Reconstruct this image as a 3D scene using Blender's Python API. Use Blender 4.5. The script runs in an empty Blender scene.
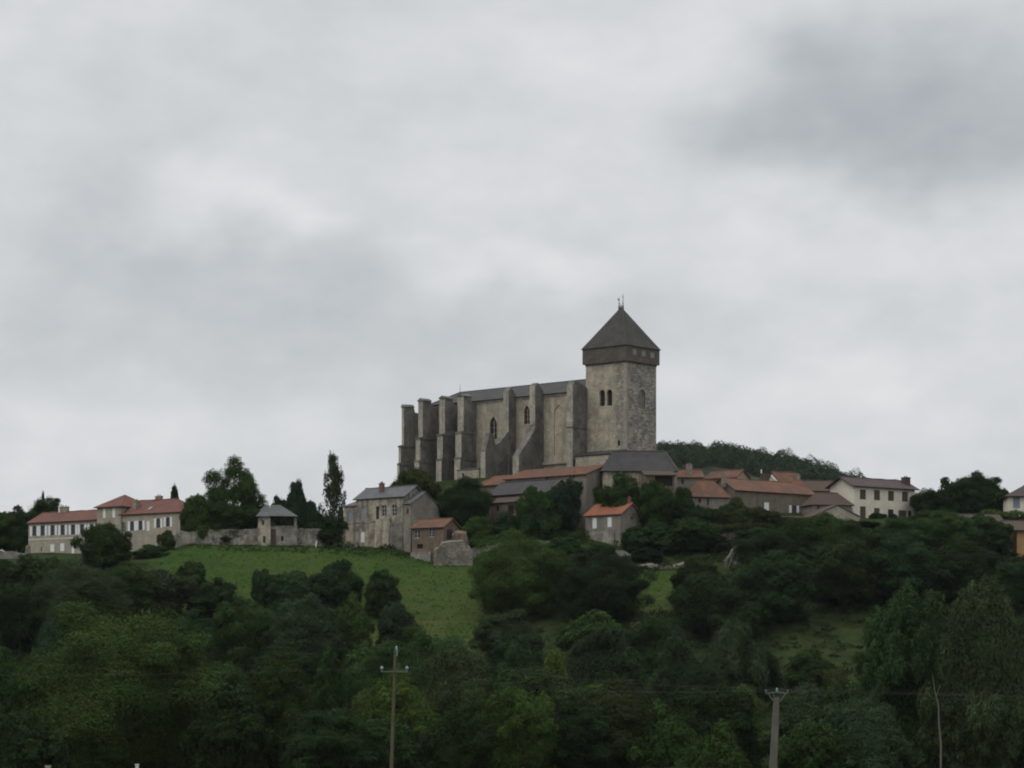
import bpy, bmesh, math, random
import numpy as np
from mathutils import Vector, Matrix
R = math.radians
rnd = random.Random(11)
sc = bpy.context.scene
C = sc.collection

# ------------------------------------------------------------------ camera, sky, sun, exposure
F, HY, CZ = 2400.0, 670.0, 10.0          # focal length in picture pixels, horizon row, eye height above the valley floor
cam_d = bpy.data.cameras.new('camera'); cam = bpy.data.objects.new('camera', cam_d); C.objects.link(cam)
cam.location = (0, 0, CZ); cam.rotation_euler = (R(90), 0, 0)
cam_d.sensor_fit = 'HORIZONTAL'; cam_d.sensor_width = 36; cam_d.lens = 36 * F / 1024
cam_d.shift_y = (HY - 384) / 1024
cam_d.clip_start = 0.5; cam_d.clip_end = 30000
sc.camera = cam

SUN_EL, SUN_AZ = 50, -60                  # sun high behind the cloud, to the front left
world = bpy.data.worlds.new('World'); sc.world = world; world.use_nodes = True
nt = world.node_tree; nt.nodes.clear()
def wn(t, **k):
    n = nt.nodes.new(t)
    for a, b in k.items(): setattr(n, a, b)
    return n
def wl(a, b): nt.links.new(a, b)
wout = wn('ShaderNodeOutputWorld'); wmix = wn('ShaderNodeMixShader')
sky = wn('ShaderNodeTexSky'); sky.sky_type = 'NISHITA'; sky.sun_disc = False
sky.sun_elevation = R(SUN_EL); sky.sun_rotation = R(SUN_AZ)
bg_sky = wn('ShaderNodeBackground'); bg_sky.inputs[1].default_value = 0.1
wl(sky.outputs[0], bg_sky.inputs[0])
tc = wn('ShaderNodeTexCoord')
def vmath(op, a, b=None):
    n = wn('ShaderNodeVectorMath', operation=op)
    for i, v in enumerate((a, b)):
        if v is None: continue
        if isinstance(v, (tuple, list, Vector)): n.inputs[i].default_value = tuple(v)
        else: wl(v, n.inputs[i])
    return n
def fmath(op, a, b=None, c=None, clamp=False):
    n = wn('ShaderNodeMath', operation=op); n.use_clamp = clamp
    for i, v in enumerate((a, b, c)):
        if v is None: continue
        if isinstance(v, (int, float)): n.inputs[i].default_value = v
        else: wl(v, n.inputs[i])
    return n.outputs[0]
dirv = vmath('NORMALIZE', tc.outputs['Generated']).outputs[0]
def wnoise(scale, stretch, detail=5, rough=.55, off=(0, 0, 0)):
    m = vmath('MULTIPLY', dirv, stretch); a = vmath('ADD', m.outputs[0], off)
    n = wn('ShaderNodeTexNoise'); n.inputs['Scale'].default_value = scale
    n.inputs['Detail'].default_value = detail; n.inputs['Roughness'].default_value = rough
    wl(a.outputs[0], n.inputs['Vector']); return n
warp = wnoise(14, (1, 1, 1.5), 3, .5, (3.1, .2, 1.7))
wv = vmath('SUBTRACT', warp.outputs['Color'], (.5, .5, .5))
wv = vmath('SCALE', wv.outputs[0]); wv.inputs['Scale'].default_value = .09
wdir = vmath('ADD', dirv, wv.outputs[0]).outputs[0]
def skydir(px, py): return Vector(((px - 512) / F, 1, (HY - py) / F)).normalized()
val = None
big = wnoise(7, (1, 1, 1.9), 5, .52, (0.4, 0, .3)).outputs[0]
fine = wnoise(26, (1, 1, 1.7), 6, .55, (1.4, 0, 2.3)).outputs[0]
val = fmath('MULTIPLY_ADD', fmath('SUBTRACT', big, .5), .20, .60)
val = fmath('ADD', val, fmath('MULTIPLY', fmath('SUBTRACT', fine, .5), .19))
# cloud masses where they stand in the sky: direction, angular half-size, thinner (+) or thicker (-)
for (px, py, rx, ry, amt) in [(900, 95, 215, 98, -.18), (810, 140, 120, 80, -.04), (190, 300, 300, 110, -.085), (470, 350, 260, 75, -.05),
        (70, 190, 110, 110, -.03), (235, 212, 140, 45, .11), (500, 275, 120, 40, .085), (900, 245, 230, 62, .075), (560, 40, 330, 70, .04),
        (880, 430, 260, 70, .045), (70, 430, 150, 50, .03), (620, 170, 150, 60, .03), (90, 40, 160, 50, .03)]:
    d = vmath('SUBTRACT', wdir, skydir(px, py))
    m = vmath('MULTIPLY', d.outputs[0], (F / rx, F / rx * .3, F / ry))
    ln = vmath('LENGTH', m.outputs[0]).outputs['Value']
    mr = wn('ShaderNodeMapRange'); mr.interpolation_type = 'SMOOTHSTEP'
    mr.inputs['From Min'].default_value = 1.35; mr.inputs['From Max'].default_value = .1
    mr.inputs['To Min'].default_value = 0; mr.inputs['To Max'].default_value = amt
    wl(ln, mr.inputs['Value']); val = fmath('ADD', val, mr.outputs[0])
ramp = wn('ShaderNodeValToRGB'); wl(val, ramp.inputs[0])
ramp.color_ramp.elements[0].position = .25; ramp.color_ramp.elements[0].color = (.262, .290, .315, 1)
ramp.color_ramp.elements[1].position = .75; ramp.color_ramp.elements[1].color = (.734, .739, .744, 1)
e = ramp.color_ramp.elements.new(.5); e.color = (.490, .513, .533, 1)
bg_cl = wn('ShaderNodeBackground'); bg_cl.inputs[1].default_value = 1.0
dz = wn('ShaderNodeSeparateXYZ'); wl(dirv, dz.inputs[0])
zen = wn('ShaderNodeMapRange'); zen.interpolation_type = 'SMOOTHSTEP'
for a_, b_ in (('From Min', .29), ('From Max', .95), ('To Min', 1.0), ('To Max', 2.3)): zen.inputs[a_].default_value = b_
wl(dz.outputs[2], zen.inputs['Value'])
zm = vmath('SCALE', ramp.outputs[0]); wl(zen.outputs[0], zm.inputs['Scale'])
wl(zm.outputs[0], bg_cl.inputs[0])
wmix.inputs[0].default_value = .97
wl(bg_sky.outputs[0], wmix.inputs[1]); wl(bg_cl.outputs[0], wmix.inputs[2]); wl(wmix.outputs[0], wout.inputs[0])
sun_d = bpy.data.lights.new('sun', 'SUN'); sun_d.energy = .6; sun_d.angle = R(40); sun_d.color = (1, .96, .9)
sun = bpy.data.objects.new('sun', sun_d); C.objects.link(sun)
ang = R(SUN_AZ)
sd = Vector((math.sin(ang) * math.cos(R(SUN_EL)), -math.cos(ang) * math.cos(R(SUN_EL)), math.sin(R(SUN_EL))))
sun.rotation_euler = sd.to_track_quat('Z', 'Y').to_euler()
sc.view_settings.view_transform = 'Standard'; sc.view_settings.look = 'None'
sc.view_settings.exposure = 0.13; sc.view_settings.gamma = 1; sc.view_settings.use_curve_mapping = False
sc.render.engine = 'CYCLES'
sc.cycles.use_denoising = True
sc.cycles.max_bounces = 6; sc.cycles.diffuse_bounces = 3; sc.cycles.glossy_bounces = 2; sc.cycles.transmission_bounces = 2
sc.cycles.filter_width = 2.0
sc.cycles.volume_bounces = 0
HAZE = .00002

# ------------------------------------------------------------------ helpers
def zat(py, D): return CZ + (HY - py) / F * D
def at(px, py, D): return Vector(((px - 512) / F * D, D, zat(py, D)))

class MB:
    def __init__(s): s.v = []; s.f = []
    def quad(s, *p): s.poly(p)
    def poly(s, p):
        i = len(s.v); s.v += [tuple(q) for q in p]; s.f.append(tuple(range(i, i + len(p))))
    def box(s, x0, x1, y0, y1, z0, z1):
        s.hexa([(x0, y0, z0), (x1, y0, z0), (x1, y1, z0), (x0, y1, z0)], [(x0, y0, z1), (x1, y0, z1), (x1, y1, z1), (x0, y1, z1)])
    def hexa(s, lo, hi):
        n = len(lo); i = len(s.v); s.v += [tuple(p) for p in lo] + [tuple(p) for p in hi]
        s.f.append(tuple(i + k for k in reversed(range(n)))); s.f.append(tuple(i + n + k for k in range(n)))
        for k in range(n):
            k2 = (k + 1) % n; s.f.append((i + k, i + k2, i + n + k2, i + n + k))
    def tube(s, pts, rad, n=7, cap=True):
        i0 = len(s.v); P = [Vector(p) for p in pts]
        for k, p in enumerate(P):
            t = (P[min(k + 1, len(P) - 1)] - P[max(k - 1, 0)]).normalized()
            a = t.cross(Vector((.31, .95, .07))).normalized(); b = t.cross(a)
            r = rad[k] if isinstance(rad, (list, tuple)) else rad
            for j in range(n):
                g = 2 * math.pi * j / n; s.v.append(tuple(p + (a * math.cos(g) + b * math.sin(g)) * r))
        for k in range(len(P) - 1):
            for j in range(n):
                j2 = (j + 1) % n
                s.f.append((i0 + k * n + j, i0 + k * n + j2, i0 + (k + 1) * n + j2, i0 + (k + 1) * n + j))
        if cap:
            s.f.append(tuple(i0 + j for j in reversed(range(n)))); s.f.append(tuple(i0 + (len(P) - 1) * n + j for j in range(n)))
    def mesh(s, name):
        me = bpy.data.meshes.new(name); me.from_pydata(s.v, [], s.f); me.update(); return me
    def build(s, name, mat, parent=None, solid=0, loc=None, rz=0):
        o = bpy.data.objects.new(name, s.mesh(name)); C.objects.link(o)
        if mat: o.data.materials.append(mat)
        if parent: o.parent = parent
        if loc is not None: o.location = loc
        if rz: o.rotation_euler = (0, 0, rz)
        if solid:
            m = o.modifiers.new('solid', 'SOLIDIFY'); m.thickness = solid; m.offset = -1
        return o

def tag(o, label=None, cat=None, group=None, kind=None):
    if label: o['label'] = label
    if cat: o['category'] = cat
    if group: o['group'] = group
    if kind: o['kind'] = kind
    return o
def empty(name, loc, rz=0):
    o = bpy.data.objects.new(name, None); C.objects.link(o); o.location = loc; o.rotation_euler = (0, 0, rz)
    o.empty_display_size = .5
    return o

# ------------------------------------------------------------------ materials
def new_mat(name, rough=.9):
    m = bpy.data.materials.new(name); m.use_nodes = True
    b = m.node_tree.nodes['Principled BSDF']; b.inputs['Roughness'].default_value = rough
    b.inputs['Specular IOR Level'].default_value = .25
    return m, m.node_tree, b
def plain(name, col, rough=.8, metal=0):
    m, t, b = new_mat(name, rough); b.inputs['Base Color'].default_value = (*col, 1); b.inputs['Metallic'].default_value = metal
    n = t.nodes.new('ShaderNodeTexNoise'); n.inputs['Scale'].default_value = 2.5; n.inputs['Detail'].default_value = 4
    co = t.nodes.new('ShaderNodeTexCoord'); t.links.new(co.outputs['Object'], n.inputs['Vector'])
    h = t.nodes.new('ShaderNodeMix'); h.data_type = 'RGBA'
    h.inputs['A'].default_value = (*[c * .72 for c in col], 1); h.inputs['B'].default_value = (*[min(1, c * 1.25) for c in col], 1)
    t.links.new(n.outputs[0], h.inputs['Factor']); t.links.new(h.outputs['Result'], b.inputs['Base Color'])
    return m
def noise_fac(t, co, scale, stretch, detail=4, lo=.4, hi=.6, rough=.6, off=0):
    mp = t.nodes.new('ShaderNodeMapping'); mp.inputs['Scale'].default_value = stretch; mp.inputs['Location'].default_value = (off, off * .7, off * .3)
    n = t.nodes.new('ShaderNodeTexNoise'); n.inputs['Scale'].default_value = scale
    n.inputs['Detail'].default_value = detail; n.inputs['Roughness'].default_value = rough
    t.links.new(co, mp.inputs['Vector']); t.links.new(mp.outputs[0], n.inputs['Vector'])
    r = t.nodes.new('ShaderNodeMapRange'); r.inputs['From Min'].default_value = lo; r.inputs['From Max'].default_value = hi
    t.links.new(n.outputs[0], r.inputs['Value']); return r.outputs[0]
def mixc(t, fac, a, b, blend='MIX'):
    h = t.nodes.new('ShaderNodeMix'); h.data_type = 'RGBA'; h.blend_type = blend
    if isinstance(fac, (int, float)): h.inputs['Factor'].default_value = fac
    else: t.links.new(fac, h.inputs['Factor'])
    for k, v in (('A', a), ('B', b)):
        if isinstance(v, tuple): h.inputs[k].default_value = (*v, 1)
        else: t.links.new(v, h.inputs[k])
    return h.outputs['Result']
def scl(t, fac, k):
    n = t.nodes.new('ShaderNodeMath'); n.operation = 'MULTIPLY'; n.inputs[1].default_value = k; n.use_clamp = True
    t.links.new(fac, n.inputs[0]); return n.outputs[0]
def stone(name, light, mid, dark, streak=.6, patch=.7, patch_scale=.22, block=.35, bump=.5, off=0, pst=(1, 1, 1), pss=.5):
    """masonry: courses of blocks, patches of another tint, dark weather streaks"""
    m, t, b = new_mat(name, .92)
    co = t.nodes.new('ShaderNodeTexCoord').outputs['Object']
    c = mixc(t, noise_fac(t, co, patch_scale, (1, 1, .8), 5, .43, .57, .65, off), light, mid)
    sep = t.nodes.new('ShaderNodeSeparateXYZ'); t.links.new(co, sep.inputs[0])
    ad = t.nodes.new('ShaderNodeMath'); ad.operation = 'ADD'; t.links.new(sep.outputs[0], ad.inputs[0]); t.links.new(sep.outputs[1], ad.inputs[1])
    cb = t.nodes.new('ShaderNodeCombineXYZ'); t.links.new(ad.outputs[0], cb.inputs[0]); t.links.new(sep.outputs[2], cb.inputs[1])
    br = t.nodes.new('ShaderNodeTexBrick'); br.inputs['Scale'].default_value = 1
    br.inputs['Brick Width'].default_value = .8; br.inputs['Row Height'].default_value = .38; br.inputs['Mortar Size'].default_value = .02
    br.inputs['Color1'].default_value = (1, 1, 1, 1); br.inputs['Color2'].default_value = (.62, .60, .57, 1); br.inputs['Mortar'].default_value = (.55, .52, .48, 1)
    t.links.new(cb.outputs[0], br.inputs['Vector'])
    c = mixc(t, block, c, br.outputs['Color'], 'MULTIPLY')
    c = mixc(t, scl(t, noise_fac(t, co, pss, pst, 6, .47, .6, .7, off + 7), patch), c, dark)
    c = mixc(t, scl(t, noise_fac(t, co, .9, (1, 1, .09), 4, .47, .66, .6, off + 13), streak), c, dark)
    c = mixc(t, scl(t, noise_fac(t, co, 3.0, (1, 1, 1), 4, .42, .62, .7, off + 3), .35), c, dark)
    t.links.new(c, b.inputs['Base Color'])
    bp = t.nodes.new('ShaderNodeBump'); bp.inputs['Strength'].default_value = bump; bp.inputs['Distance'].default_value = .08
    t.links.new(noise_fac(t, co, 2.2, (1, 1, 1), 4, .3, .7), bp.inputs['Height']); t.links.new(bp.outputs[0], b.inputs['Normal'])
    return m
def roofing(name, c1, c2, c3, lichen_shade=.5, rough=.85, off=0, rows=2.6):
    m, t, b = new_mat(name, rough)
    co = t.nodes.new('ShaderNodeTexCoord').outputs['Object']
    c = mixc(t, noise_fac(t, co, .35, (1, 1, 1), 5, .43, .57, .65, off), c1, c2)
    c = mixc(t, scl(t, noise_fac(t, co, .8, (1, 1, 1), 6, .46, .62, .75, off + 5), lichen_shade), c, c3)
    c = mixc(t, scl(t, noise_fac(t, co, 5, (1, .35, .35), 3, .4, .65, .6, off + 9), .45), c, tuple(x * .5 for x in c1))
    t.links.new(c, b.inputs['Base Color'])
    w = t.nodes.new('ShaderNodeTexWave'); w.wave_type = 'BANDS'; w.bands_direction = 'X'; w.inputs['Scale'].default_value = rows / 2
    w.inputs['Distortion'].default_value = .6; t.links.new(co, w.inputs['Vector'])
    bp = t.nodes.new('ShaderNodeBump'); bp.inputs['Strength'].default_value = .5; bp.inputs['Distance'].default_value = .06
    t.links.new(w.outputs[0], bp.inputs['Height']); t.links.new(bp.outputs[0], b.inputs['Normal'])
    return m
def foliage(name):
    m, t, b = new_mat(name, .75); b.inputs['Specular IOR Level'].default_value = .04
    oi = t.nodes.new('ShaderNodeObjectInfo'); geo = t.nodes.new('ShaderNodeNewGeometry')
    co = t.nodes.new('ShaderNodeTexCoord').outputs['Object']
    hsv = t.nodes.new('ShaderNodeHueSaturation')
    r1 = t.nodes.new('ShaderNodeMapRange'); r1.inputs['To Min'].default_value = .68; r1.inputs['To Max'].default_value = 1.32
    t.links.new(geo.outputs['Random Per Island'], r1.inputs['Value'])
    vm = t.nodes.new('ShaderNodeMath'); vm.operation = 'MULTIPLY'
    r3 = t.nodes.new('ShaderNodeMapRange'); r3.inputs['To Min'].default_value = .72; r3.inputs['To Max'].default_value = 1.3
    t.links.new(noise_fac(t, co, .22, (1, 1, 1), 3, .35, .65), r3.inputs['Value'])
    t.links.new(r1.outputs[0], vm.inputs[0]); t.links.new(r3.outputs[0], vm.inputs[1]); t.links.new(vm.outputs[0], hsv.inputs['Value'])
    r2 = t.nodes.new('ShaderNodeMapRange'); r2.inputs['To Min'].default_value = .475; r2.inputs['To Max'].default_value = .52
    t.links.new(noise_fac(t, co, .45, (1, 1, 1), 3, .3, .7), r2.inputs['Value']); t.links.new(r2.outputs[0], hsv.inputs['Hue'])
    t.links.new(oi.outputs['Color'], hsv.inputs['Color'])
    t.links.new(hsv.outputs[0], b.inputs['Base Color'])
    tr = t.nodes.new('ShaderNodeBsdfTranslucent'); t.links.new(hsv.outputs[0], tr.inputs['Color'])
    mx = t.nodes.new('ShaderNodeMixShader'); mx.inputs[0].default_value = .12
    out = t.nodes['Material Output']
    t.links.new(b.outputs[0], mx.inputs[1]); t.links.new(tr.outputs[0], mx.inputs[2]); t.links.new(mx.outputs[0], out.inputs['Surface'])
    return m

M = {}
M['lime'] = stone('pale_limestone', (.49, .425, .315), (.40, .355, .275), (.11, .104, .094), .4, .35)
M['lime_b'] = stone('buttress_stone', (.48, .435, .35), (.37, .34, .285), (.11, .106, .098), .4, .45, .3, off=20)
M['lichen_shade'] = stone('lichen_and_shade_stone', (.215, .20, .17), (.15, .142, .125), (.07, .068, .062), .5, .7, .3, off=40)  # black lichens plus the shade between buttresses, put into the colour
M['tower'] = stone('tower_masonry', (.52, .45, .335), (.40, .36, .28), (.13, .125, .11), .32, .42, .22, .5, off=60)
M['tower_w'] = stone('tower_rubble', (.44, .41, .345), (.28, .265, .23), (.09, .088, .08), .15, .85, .5, .8, .9, off=80, pst=(1, 1, 2.6), pss=.8)
def corner_patch(m, x0, x1, col):
    # a patch of bare rubble where the facing has fallen, beside the tower's front corner
    t = m.node_tree; b = t.nodes['Principled BSDF']; src = b.inputs['Base Color'].links[0].from_socket
    co = t.nodes.new('ShaderNodeTexCoord').outputs['Object']; sp = t.nodes.new('ShaderNodeSeparateXYZ'); t.links.new(co, sp.inputs[0])
    r = t.nodes.new('ShaderNodeMapRange'); r.inputs['From Min'].default_value = x0; r.inputs['From Max'].default_value = x1; t.links.new(sp.outputs[0], r.inputs['Value'])
    mu = t.nodes.new('ShaderNodeMath'); mu.operation = 'MULTIPLY'; t.links.new(r.outputs[0], mu.inputs[0]); t.links.new(noise_fac(t, co, .8, (1, 1, 1.8), 5, .38, .55, .7, 5), mu.inputs[1])
    t.links.new(mixc(t, scl(t, mu.outputs[0], .85), src, col), b.inputs['Base Color'])
corner_patch(M['tower'], -4.2, -2.2, (.155, .15, .132))
M['quoin'] = stone('quoin_stone', (.42, .38, .31), (.34, .31, .26), (.16, .15, .13), .4, .4, .4, off=90)
M['slate'] = roofing('slate_roof', (.036, .035, .036), (.050, .047, .045), (.062, .058, .05), .4, .7)
M['slate_g'] = roofing('grey_slate', (.07, .074, .08), (.10, .102, .105), (.12, .115, .10), .4, .6, 4)
M['spire'] = roofing('spire_slate', (.042, .039, .036), (.062, .055, .048), (.038, .042, .034), .5, .8, 8)
M['tile'] = roofing('orange_tile', (.185, .077, .040), (.105, .060, .040), (.07, .058, .048), .9)
M['tile_new'] = roofing('bright_orange_tile', (.29, .102, .052), (.20, .08, .047), (.2, .11, .075), .5, off=3)
M['tile_red'] = roofing('red_tile', (.175, .062, .043), (.11, .054, .041), (.09, .068, .054), .8, off=6)
M['tile_old'] = roofing('old_brown_tile', (.092, .054, .038), (.072, .052, .040), (.066, .06, .05), .8, off=9)
M['tile_purple'] = roofing('dark_purple_tile', (.068, .046, .046), (.09, .06, .056), (.075, .066, .064), .6, off=12)
M['tile_moss'] = roofing('mossy_brown_tile', (.07, .056, .044), (.055, .05, .038), (.05, .054, .038), .8, off=15)
M['timber'] = roofing('grey_weatherboard', (.115, .097, .08), (.15, .127, .105), (.085, .07, .06), .6, .85, 15, 8)
M['board'] = plain('pale_board', (.20, .195, .18))
M['render'] = stone('cream_render', (.41, .365, .28), (.34, .305, .24), (.17, .155, .13), .35, .3, .3, .12, .15, off=3)
M['render_w'] = stone('white_render', (.70, .655, .54), (.63, .585, .485), (.42, .39, .33), .35, .25, .3, .05, .1, off=5)
M['render_y'] = stone('ochre_render', (.46, .27, .12), (.42, .25, .12), (.22, .16, .09), .3, .3, .3, .05, .1, off=6)
M['render_g'] = stone('grey_render', (.25, .225, .185), (.205, .185, .155), (.10, .094, .082), .45, .45, .3, .2, .3, off=8)
M['render_b'] = stone('brown_render', (.20, .165, .125), (.165, .14, .11), (.085, .075, .062), .45, .45, .3, .25, .3, off=9)
M['manor'] = stone('stained_manor_stone', (.46, .40, .30), (.36, .315, .24), (.10, .095, .085), .75, .75, .22, .2, .4, off=11)
M['rubble'] = stone('rubble_wall', (.39, .36, .30), (.27, .25, .21), (.075, .075, .065), .45, .85, .45, .5, 1, off=14)
M['masonry'] = stone('pale_wall_masonry', (.33, .305, .255), (.25, .23, .19), (.10, .095, .08), .5, .5, .5, .95, 1, off=37)
M['rock'] = stone('weathered_rock', (.23, .21, .175), (.16, .15, .125), (.06, .06, .05), .2, .9, .4, .3, 1, off=47)
M['stain'] = stone('damp_stained_stone', (.22, .20, .165), (.15, .14, .12), (.06, .057, .052), .8, .8, .3, .3, .5, off=33)
M['rubble_l'] = stone('pale_rubble', (.34, .315, .27), (.25, .235, .20), (.10, .095, .08), .45, .7, .45, .5, 1, off=17)
M['brick'] = stone('brown_brick', (.21, .15, .105), (.17, .125, .09), (.09, .07, .055), .4, .5, .4, .5, .4, off=19)
M['white'] = plain('white_paint', (.70, .70, .69), .6)
M['brownp'] = plain('brown_paint', (.075, .052, .042), .7)
M['bluegrey'] = plain('blue_grey_paint', (.20, .225, .26), .6)
M['glass'] = plain('window_glass', (.03, .033, .038), .3)
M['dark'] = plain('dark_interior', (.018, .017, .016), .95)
M['lead'] = plain('lead_tracery', (.06, .055, .05), .8)
M['chim'] = stone('chimney_masonry', (.33, .29, .23), (.25, .21, .17), (.11, .10, .085), .4, .5, .5, .4, .4, off=23)
M['chim_r'] = plain('chimney_brick', (.16, .085, .07))
M['bark'] = plain('bark', (.085, .07, .055), .95)
M['bark_p'] = plain('pale_bark', (.34, .31, .26), .9)
M['bark_g'] = plain('grey_bark', (.12, .11, .09), .95)
M['iron'] = plain('iron', (.05, .05, .052), .5, .6)
M['wood'] = stone('weathered_pole_wood', (.115, .10, .062), (.095, .083, .053), (.06, .053, .038), .6, .3, 1.5, 0, .3, off=27)
M['concrete'] = stone('concrete_pole', (.15, .14, .118), (.125, .117, .10), (.08, .075, .064), .5, .3, 1.5, 0, .3, off=29)
M['ceramic'] = plain('glass_insulator', (.22, .33, .33), .3)
M['steel'] = plain('galvanised_steel', (.11, .125, .12), .7, .2)
M['leaf'] = foliage('foliage')

# ------------------------------------------------------------------ terrain
COLS = [-500, 0, 130, 190, 250, 345, 400, 470, 520, 600, 680, 760, 860, 1000, 1500]
ROWS = {
    -400: [12] * 15, -30: [8.6] * 15, 10: [8.3] * 15, 60: [5.4] * 15, 150: [3.4] * 15, 185: [2.3] * 15, 205: [1.0] * 15, 235: [-5] * 15, 260: [-6] * 15, 330: [-5] * 15, 400: [-1] * 15,
    430: [7] * 15,
    460: [17, 18, 19, 18, 16.5, 16, 16, 15.6, 17, 18, 18, 18, 18, 18, 16],
    485: [26, 28, 29, 28, 26, 26, 26, 25.3, 26, 27, 27, 27.5, 28, 26.5, 26],
    500: [30, 32, 33, 33.5, 32, 31.6, 31.6, 31.3, 31.5, 32, 32, 33.5, 34.5, 31.5, 30],
    512: [32, 33.2, 34.6, 36.5, 36.7, 35.8, 34.4, 32.8, 35.4, 36.6, 35.8, 38.6, 39.8, 35.5, 34],
    522: [33, 34.2, 35.6, 37, 37, 36.6, 37, 38, 39, 39.6, 39.6, 40.5, 41.5, 39, 35],
    535: [34, 35.2, 36.6, 37.2, 37.5, 38, 42, 44, 45, 44, 44, 43, 43.5, 44.5, 37],
    550: [34, 36.5, 38, 38, 38, 42, 52, 54, 54, 54, 52, 47.5, 45, 45, 37],
    600: [32, 36, 37, 37, 38, 44, 53, 54, 54, 54, 53, 48, 45, 44, 36],
    660: [25, 28, 30, 30, 30, 34, 38, 40, 40, 40, 40, 38, 36, 36, 30],
    780: [0] * 15, 1000: [-6] * 15, 9000: [-6] * 15}
RK = sorted(ROWS); RV = np.array([ROWS[k] for k in RK], float)
def ground_np(x, y):
    x = np.asarray(x, float); y = np.asarray(y, float)
    px = 512 + F * x / np.maximum(y, 200)
    colv = np.stack([np.interp(px, COLS, RV[i]) for i in range(len(RK))])
    i = np.clip(np.searchsorted(RK, y) - 1, 0, len(RK) - 2)
    k = np.array(RK, float); t = np.clip((y - k[i]) / (k[i + 1] - k[i]), 0, 1)
    j = np.arange(x.size).reshape(x.shape)
    flat = colv.reshape(len(RK), -1)
    a = flat[i.ravel(), j.ravel()].reshape(x.shape); b = flat[i.ravel() + 1, j.ravel()].reshape(x.shape)
    z = a + (b - a) * t
    z += .25 * np.sin(x * .21 + y * .13) * np.sin(x * .09 - y * .17) * ((y > 60) & (y < 800))
    return z
def ground(x, y): return float(ground_np(np.array([x]), np.array([y]))[0])

def in_poly(px, py, poly):
    c = False; n = len(poly)
    for i in range(n):
        x1, y1 = poly[i]; x2, y2 = poly[(i + 1) % n]
        if (y1 > py) != (y2 > py) and px < (x2 - x1) * (py - y1) / (y2 - y1) + x1: c = not c
    return c
# mown pasture and small grass clearings, in plan (metres east, metres north of the camera)
def plan(px, D): return ((px - 512) / F * D, D)
MEADOW = [plan(150, 516), plan(480, 516), plan(488, 480), plan(520, 462), plan(500, 444), plan(400, 440), plan(330, 450), plan(150, 470)]
CLEAR = [[plan(628, 495), plan(682, 495), plan(676, 470), plan(632, 470)], [plan(765, 462), plan(885, 462), plan(880, 420), plan(780, 420)]]
def grassy(x, y): return in_poly(x, y, MEADOW) or any(in_poly(x, y, p) for p in CLEAR)

def build_ground():
    xs = np.concatenate([np.linspace(-9000, -400, 9), np.arange(-390, 391, 3.5), np.linspace(400, 9000, 9)])
    ys = np.concatenate([[-400, -200], np.arange(-30, 245, 12), np.arange(250, 420, 6), np.arange(420, 610, 2.0), np.arange(615, 800, 12), np.array([850, 1000, 1500, 2500, 4000, 9000])])
    X, Y = np.meshgrid(xs, ys); Z = ground_np(X.ravel(), Y.ravel())
    v = np.stack([X.ravel(), Y.ravel(), Z], 1); nx = len(xs); f = []
    for j in range(len(ys) - 1):
        for i in range(nx - 1): f.append((j * nx + i, j * nx + i + 1, (j + 1) * nx + i + 1, (j + 1) * nx + i))
    me = bpy.data.meshes.new('ground'); me.from_pydata(v.tolist(), [], f)
    at_ = me.attributes.new('pasture', 'FLOAT', 'POINT')
    at_.data.foreach_set('value', [(.12 if in_poly(p[0], p[1], CLEAR[1]) else 1.0) if (400 < p[1] < 540 and grassy(p[0], p[1])) else 0.0 for p in v])
    for p in me.polygons: p.use_smooth = True
    o = bpy.data.objects.new('ground', me); C.objects.link(o); tag(o, kind='structure')
    m, t, b = new_mat('grass_and_soil', .95); b.inputs['Specular IOR Level'].default_value = .02
    co = t.nodes.new('ShaderNodeTexCoord').outputs['Object']
    a = t.nodes.new('ShaderNodeAttribute'); a.attribute_name = 'pasture'
    pa = mixc(t, noise_fac(t, co, .07, (1, 2.2, 1), 6, .42, .58), (.036, .071, .0155), (.053, .079, .0195))
    pa = mixc(t, scl(t, noise_fac(t, co, .25, (1, 2.5, 1), 6, .52, .7, .7, 3), .5), pa, (.068, .074, .028))
    pa = mixc(t, scl(t, noise_fac(t, co, 1.4, (1, 1, 1), 5, .45, .65, .7, 5), .45), pa, (.028, .055, .013))
    sepz = t.nodes.new('ShaderNodeSeparateXYZ'); t.links.new(co, sepz.inputs[0])
    low = t.nodes.new('ShaderNodeMapRange'); low.inputs['From Min'].default_value = 492; low.inputs['From Max'].default_value = 455
    t.links.new(sepz.outputs[1], low.inputs['Value'])
    dry = t.nodes.new('ShaderNodeMath'); dry.operation = 'MULTIPLY'; t.links.new(low.outputs[0], dry.inputs[0])
    t.links.new(noise_fac(t, co, .16, (1, 2, 1), 5, .38, .62, .65, 8), dry.inputs[1])
    pa = mixc(t, scl(t, dry.outputs[0], .8), pa, (.105, .092, .04))
    wd = mixc(t, noise_fac(t, co, .3, (1, 1, 1), 5, .4, .6), (.020, .030, .011), (.038, .052, .018))
    t.links.new(mixc(t, a.outputs['Fac'], wd, pa), b.inputs['Base Color'])
    bp = t.nodes.new('ShaderNodeBump'); bp.inputs['Strength'].default_value = .8; bp.inputs['Distance'].default_value = .25
    t.links.new(noise_fac(t, co, 1.8, (1, 1, 1), 5, .3, .7, .7), bp.inputs['Height']); t.links.new(bp.outputs[0], b.inputs['Normal'])
    me.materials.append(m)
build_ground()

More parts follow.
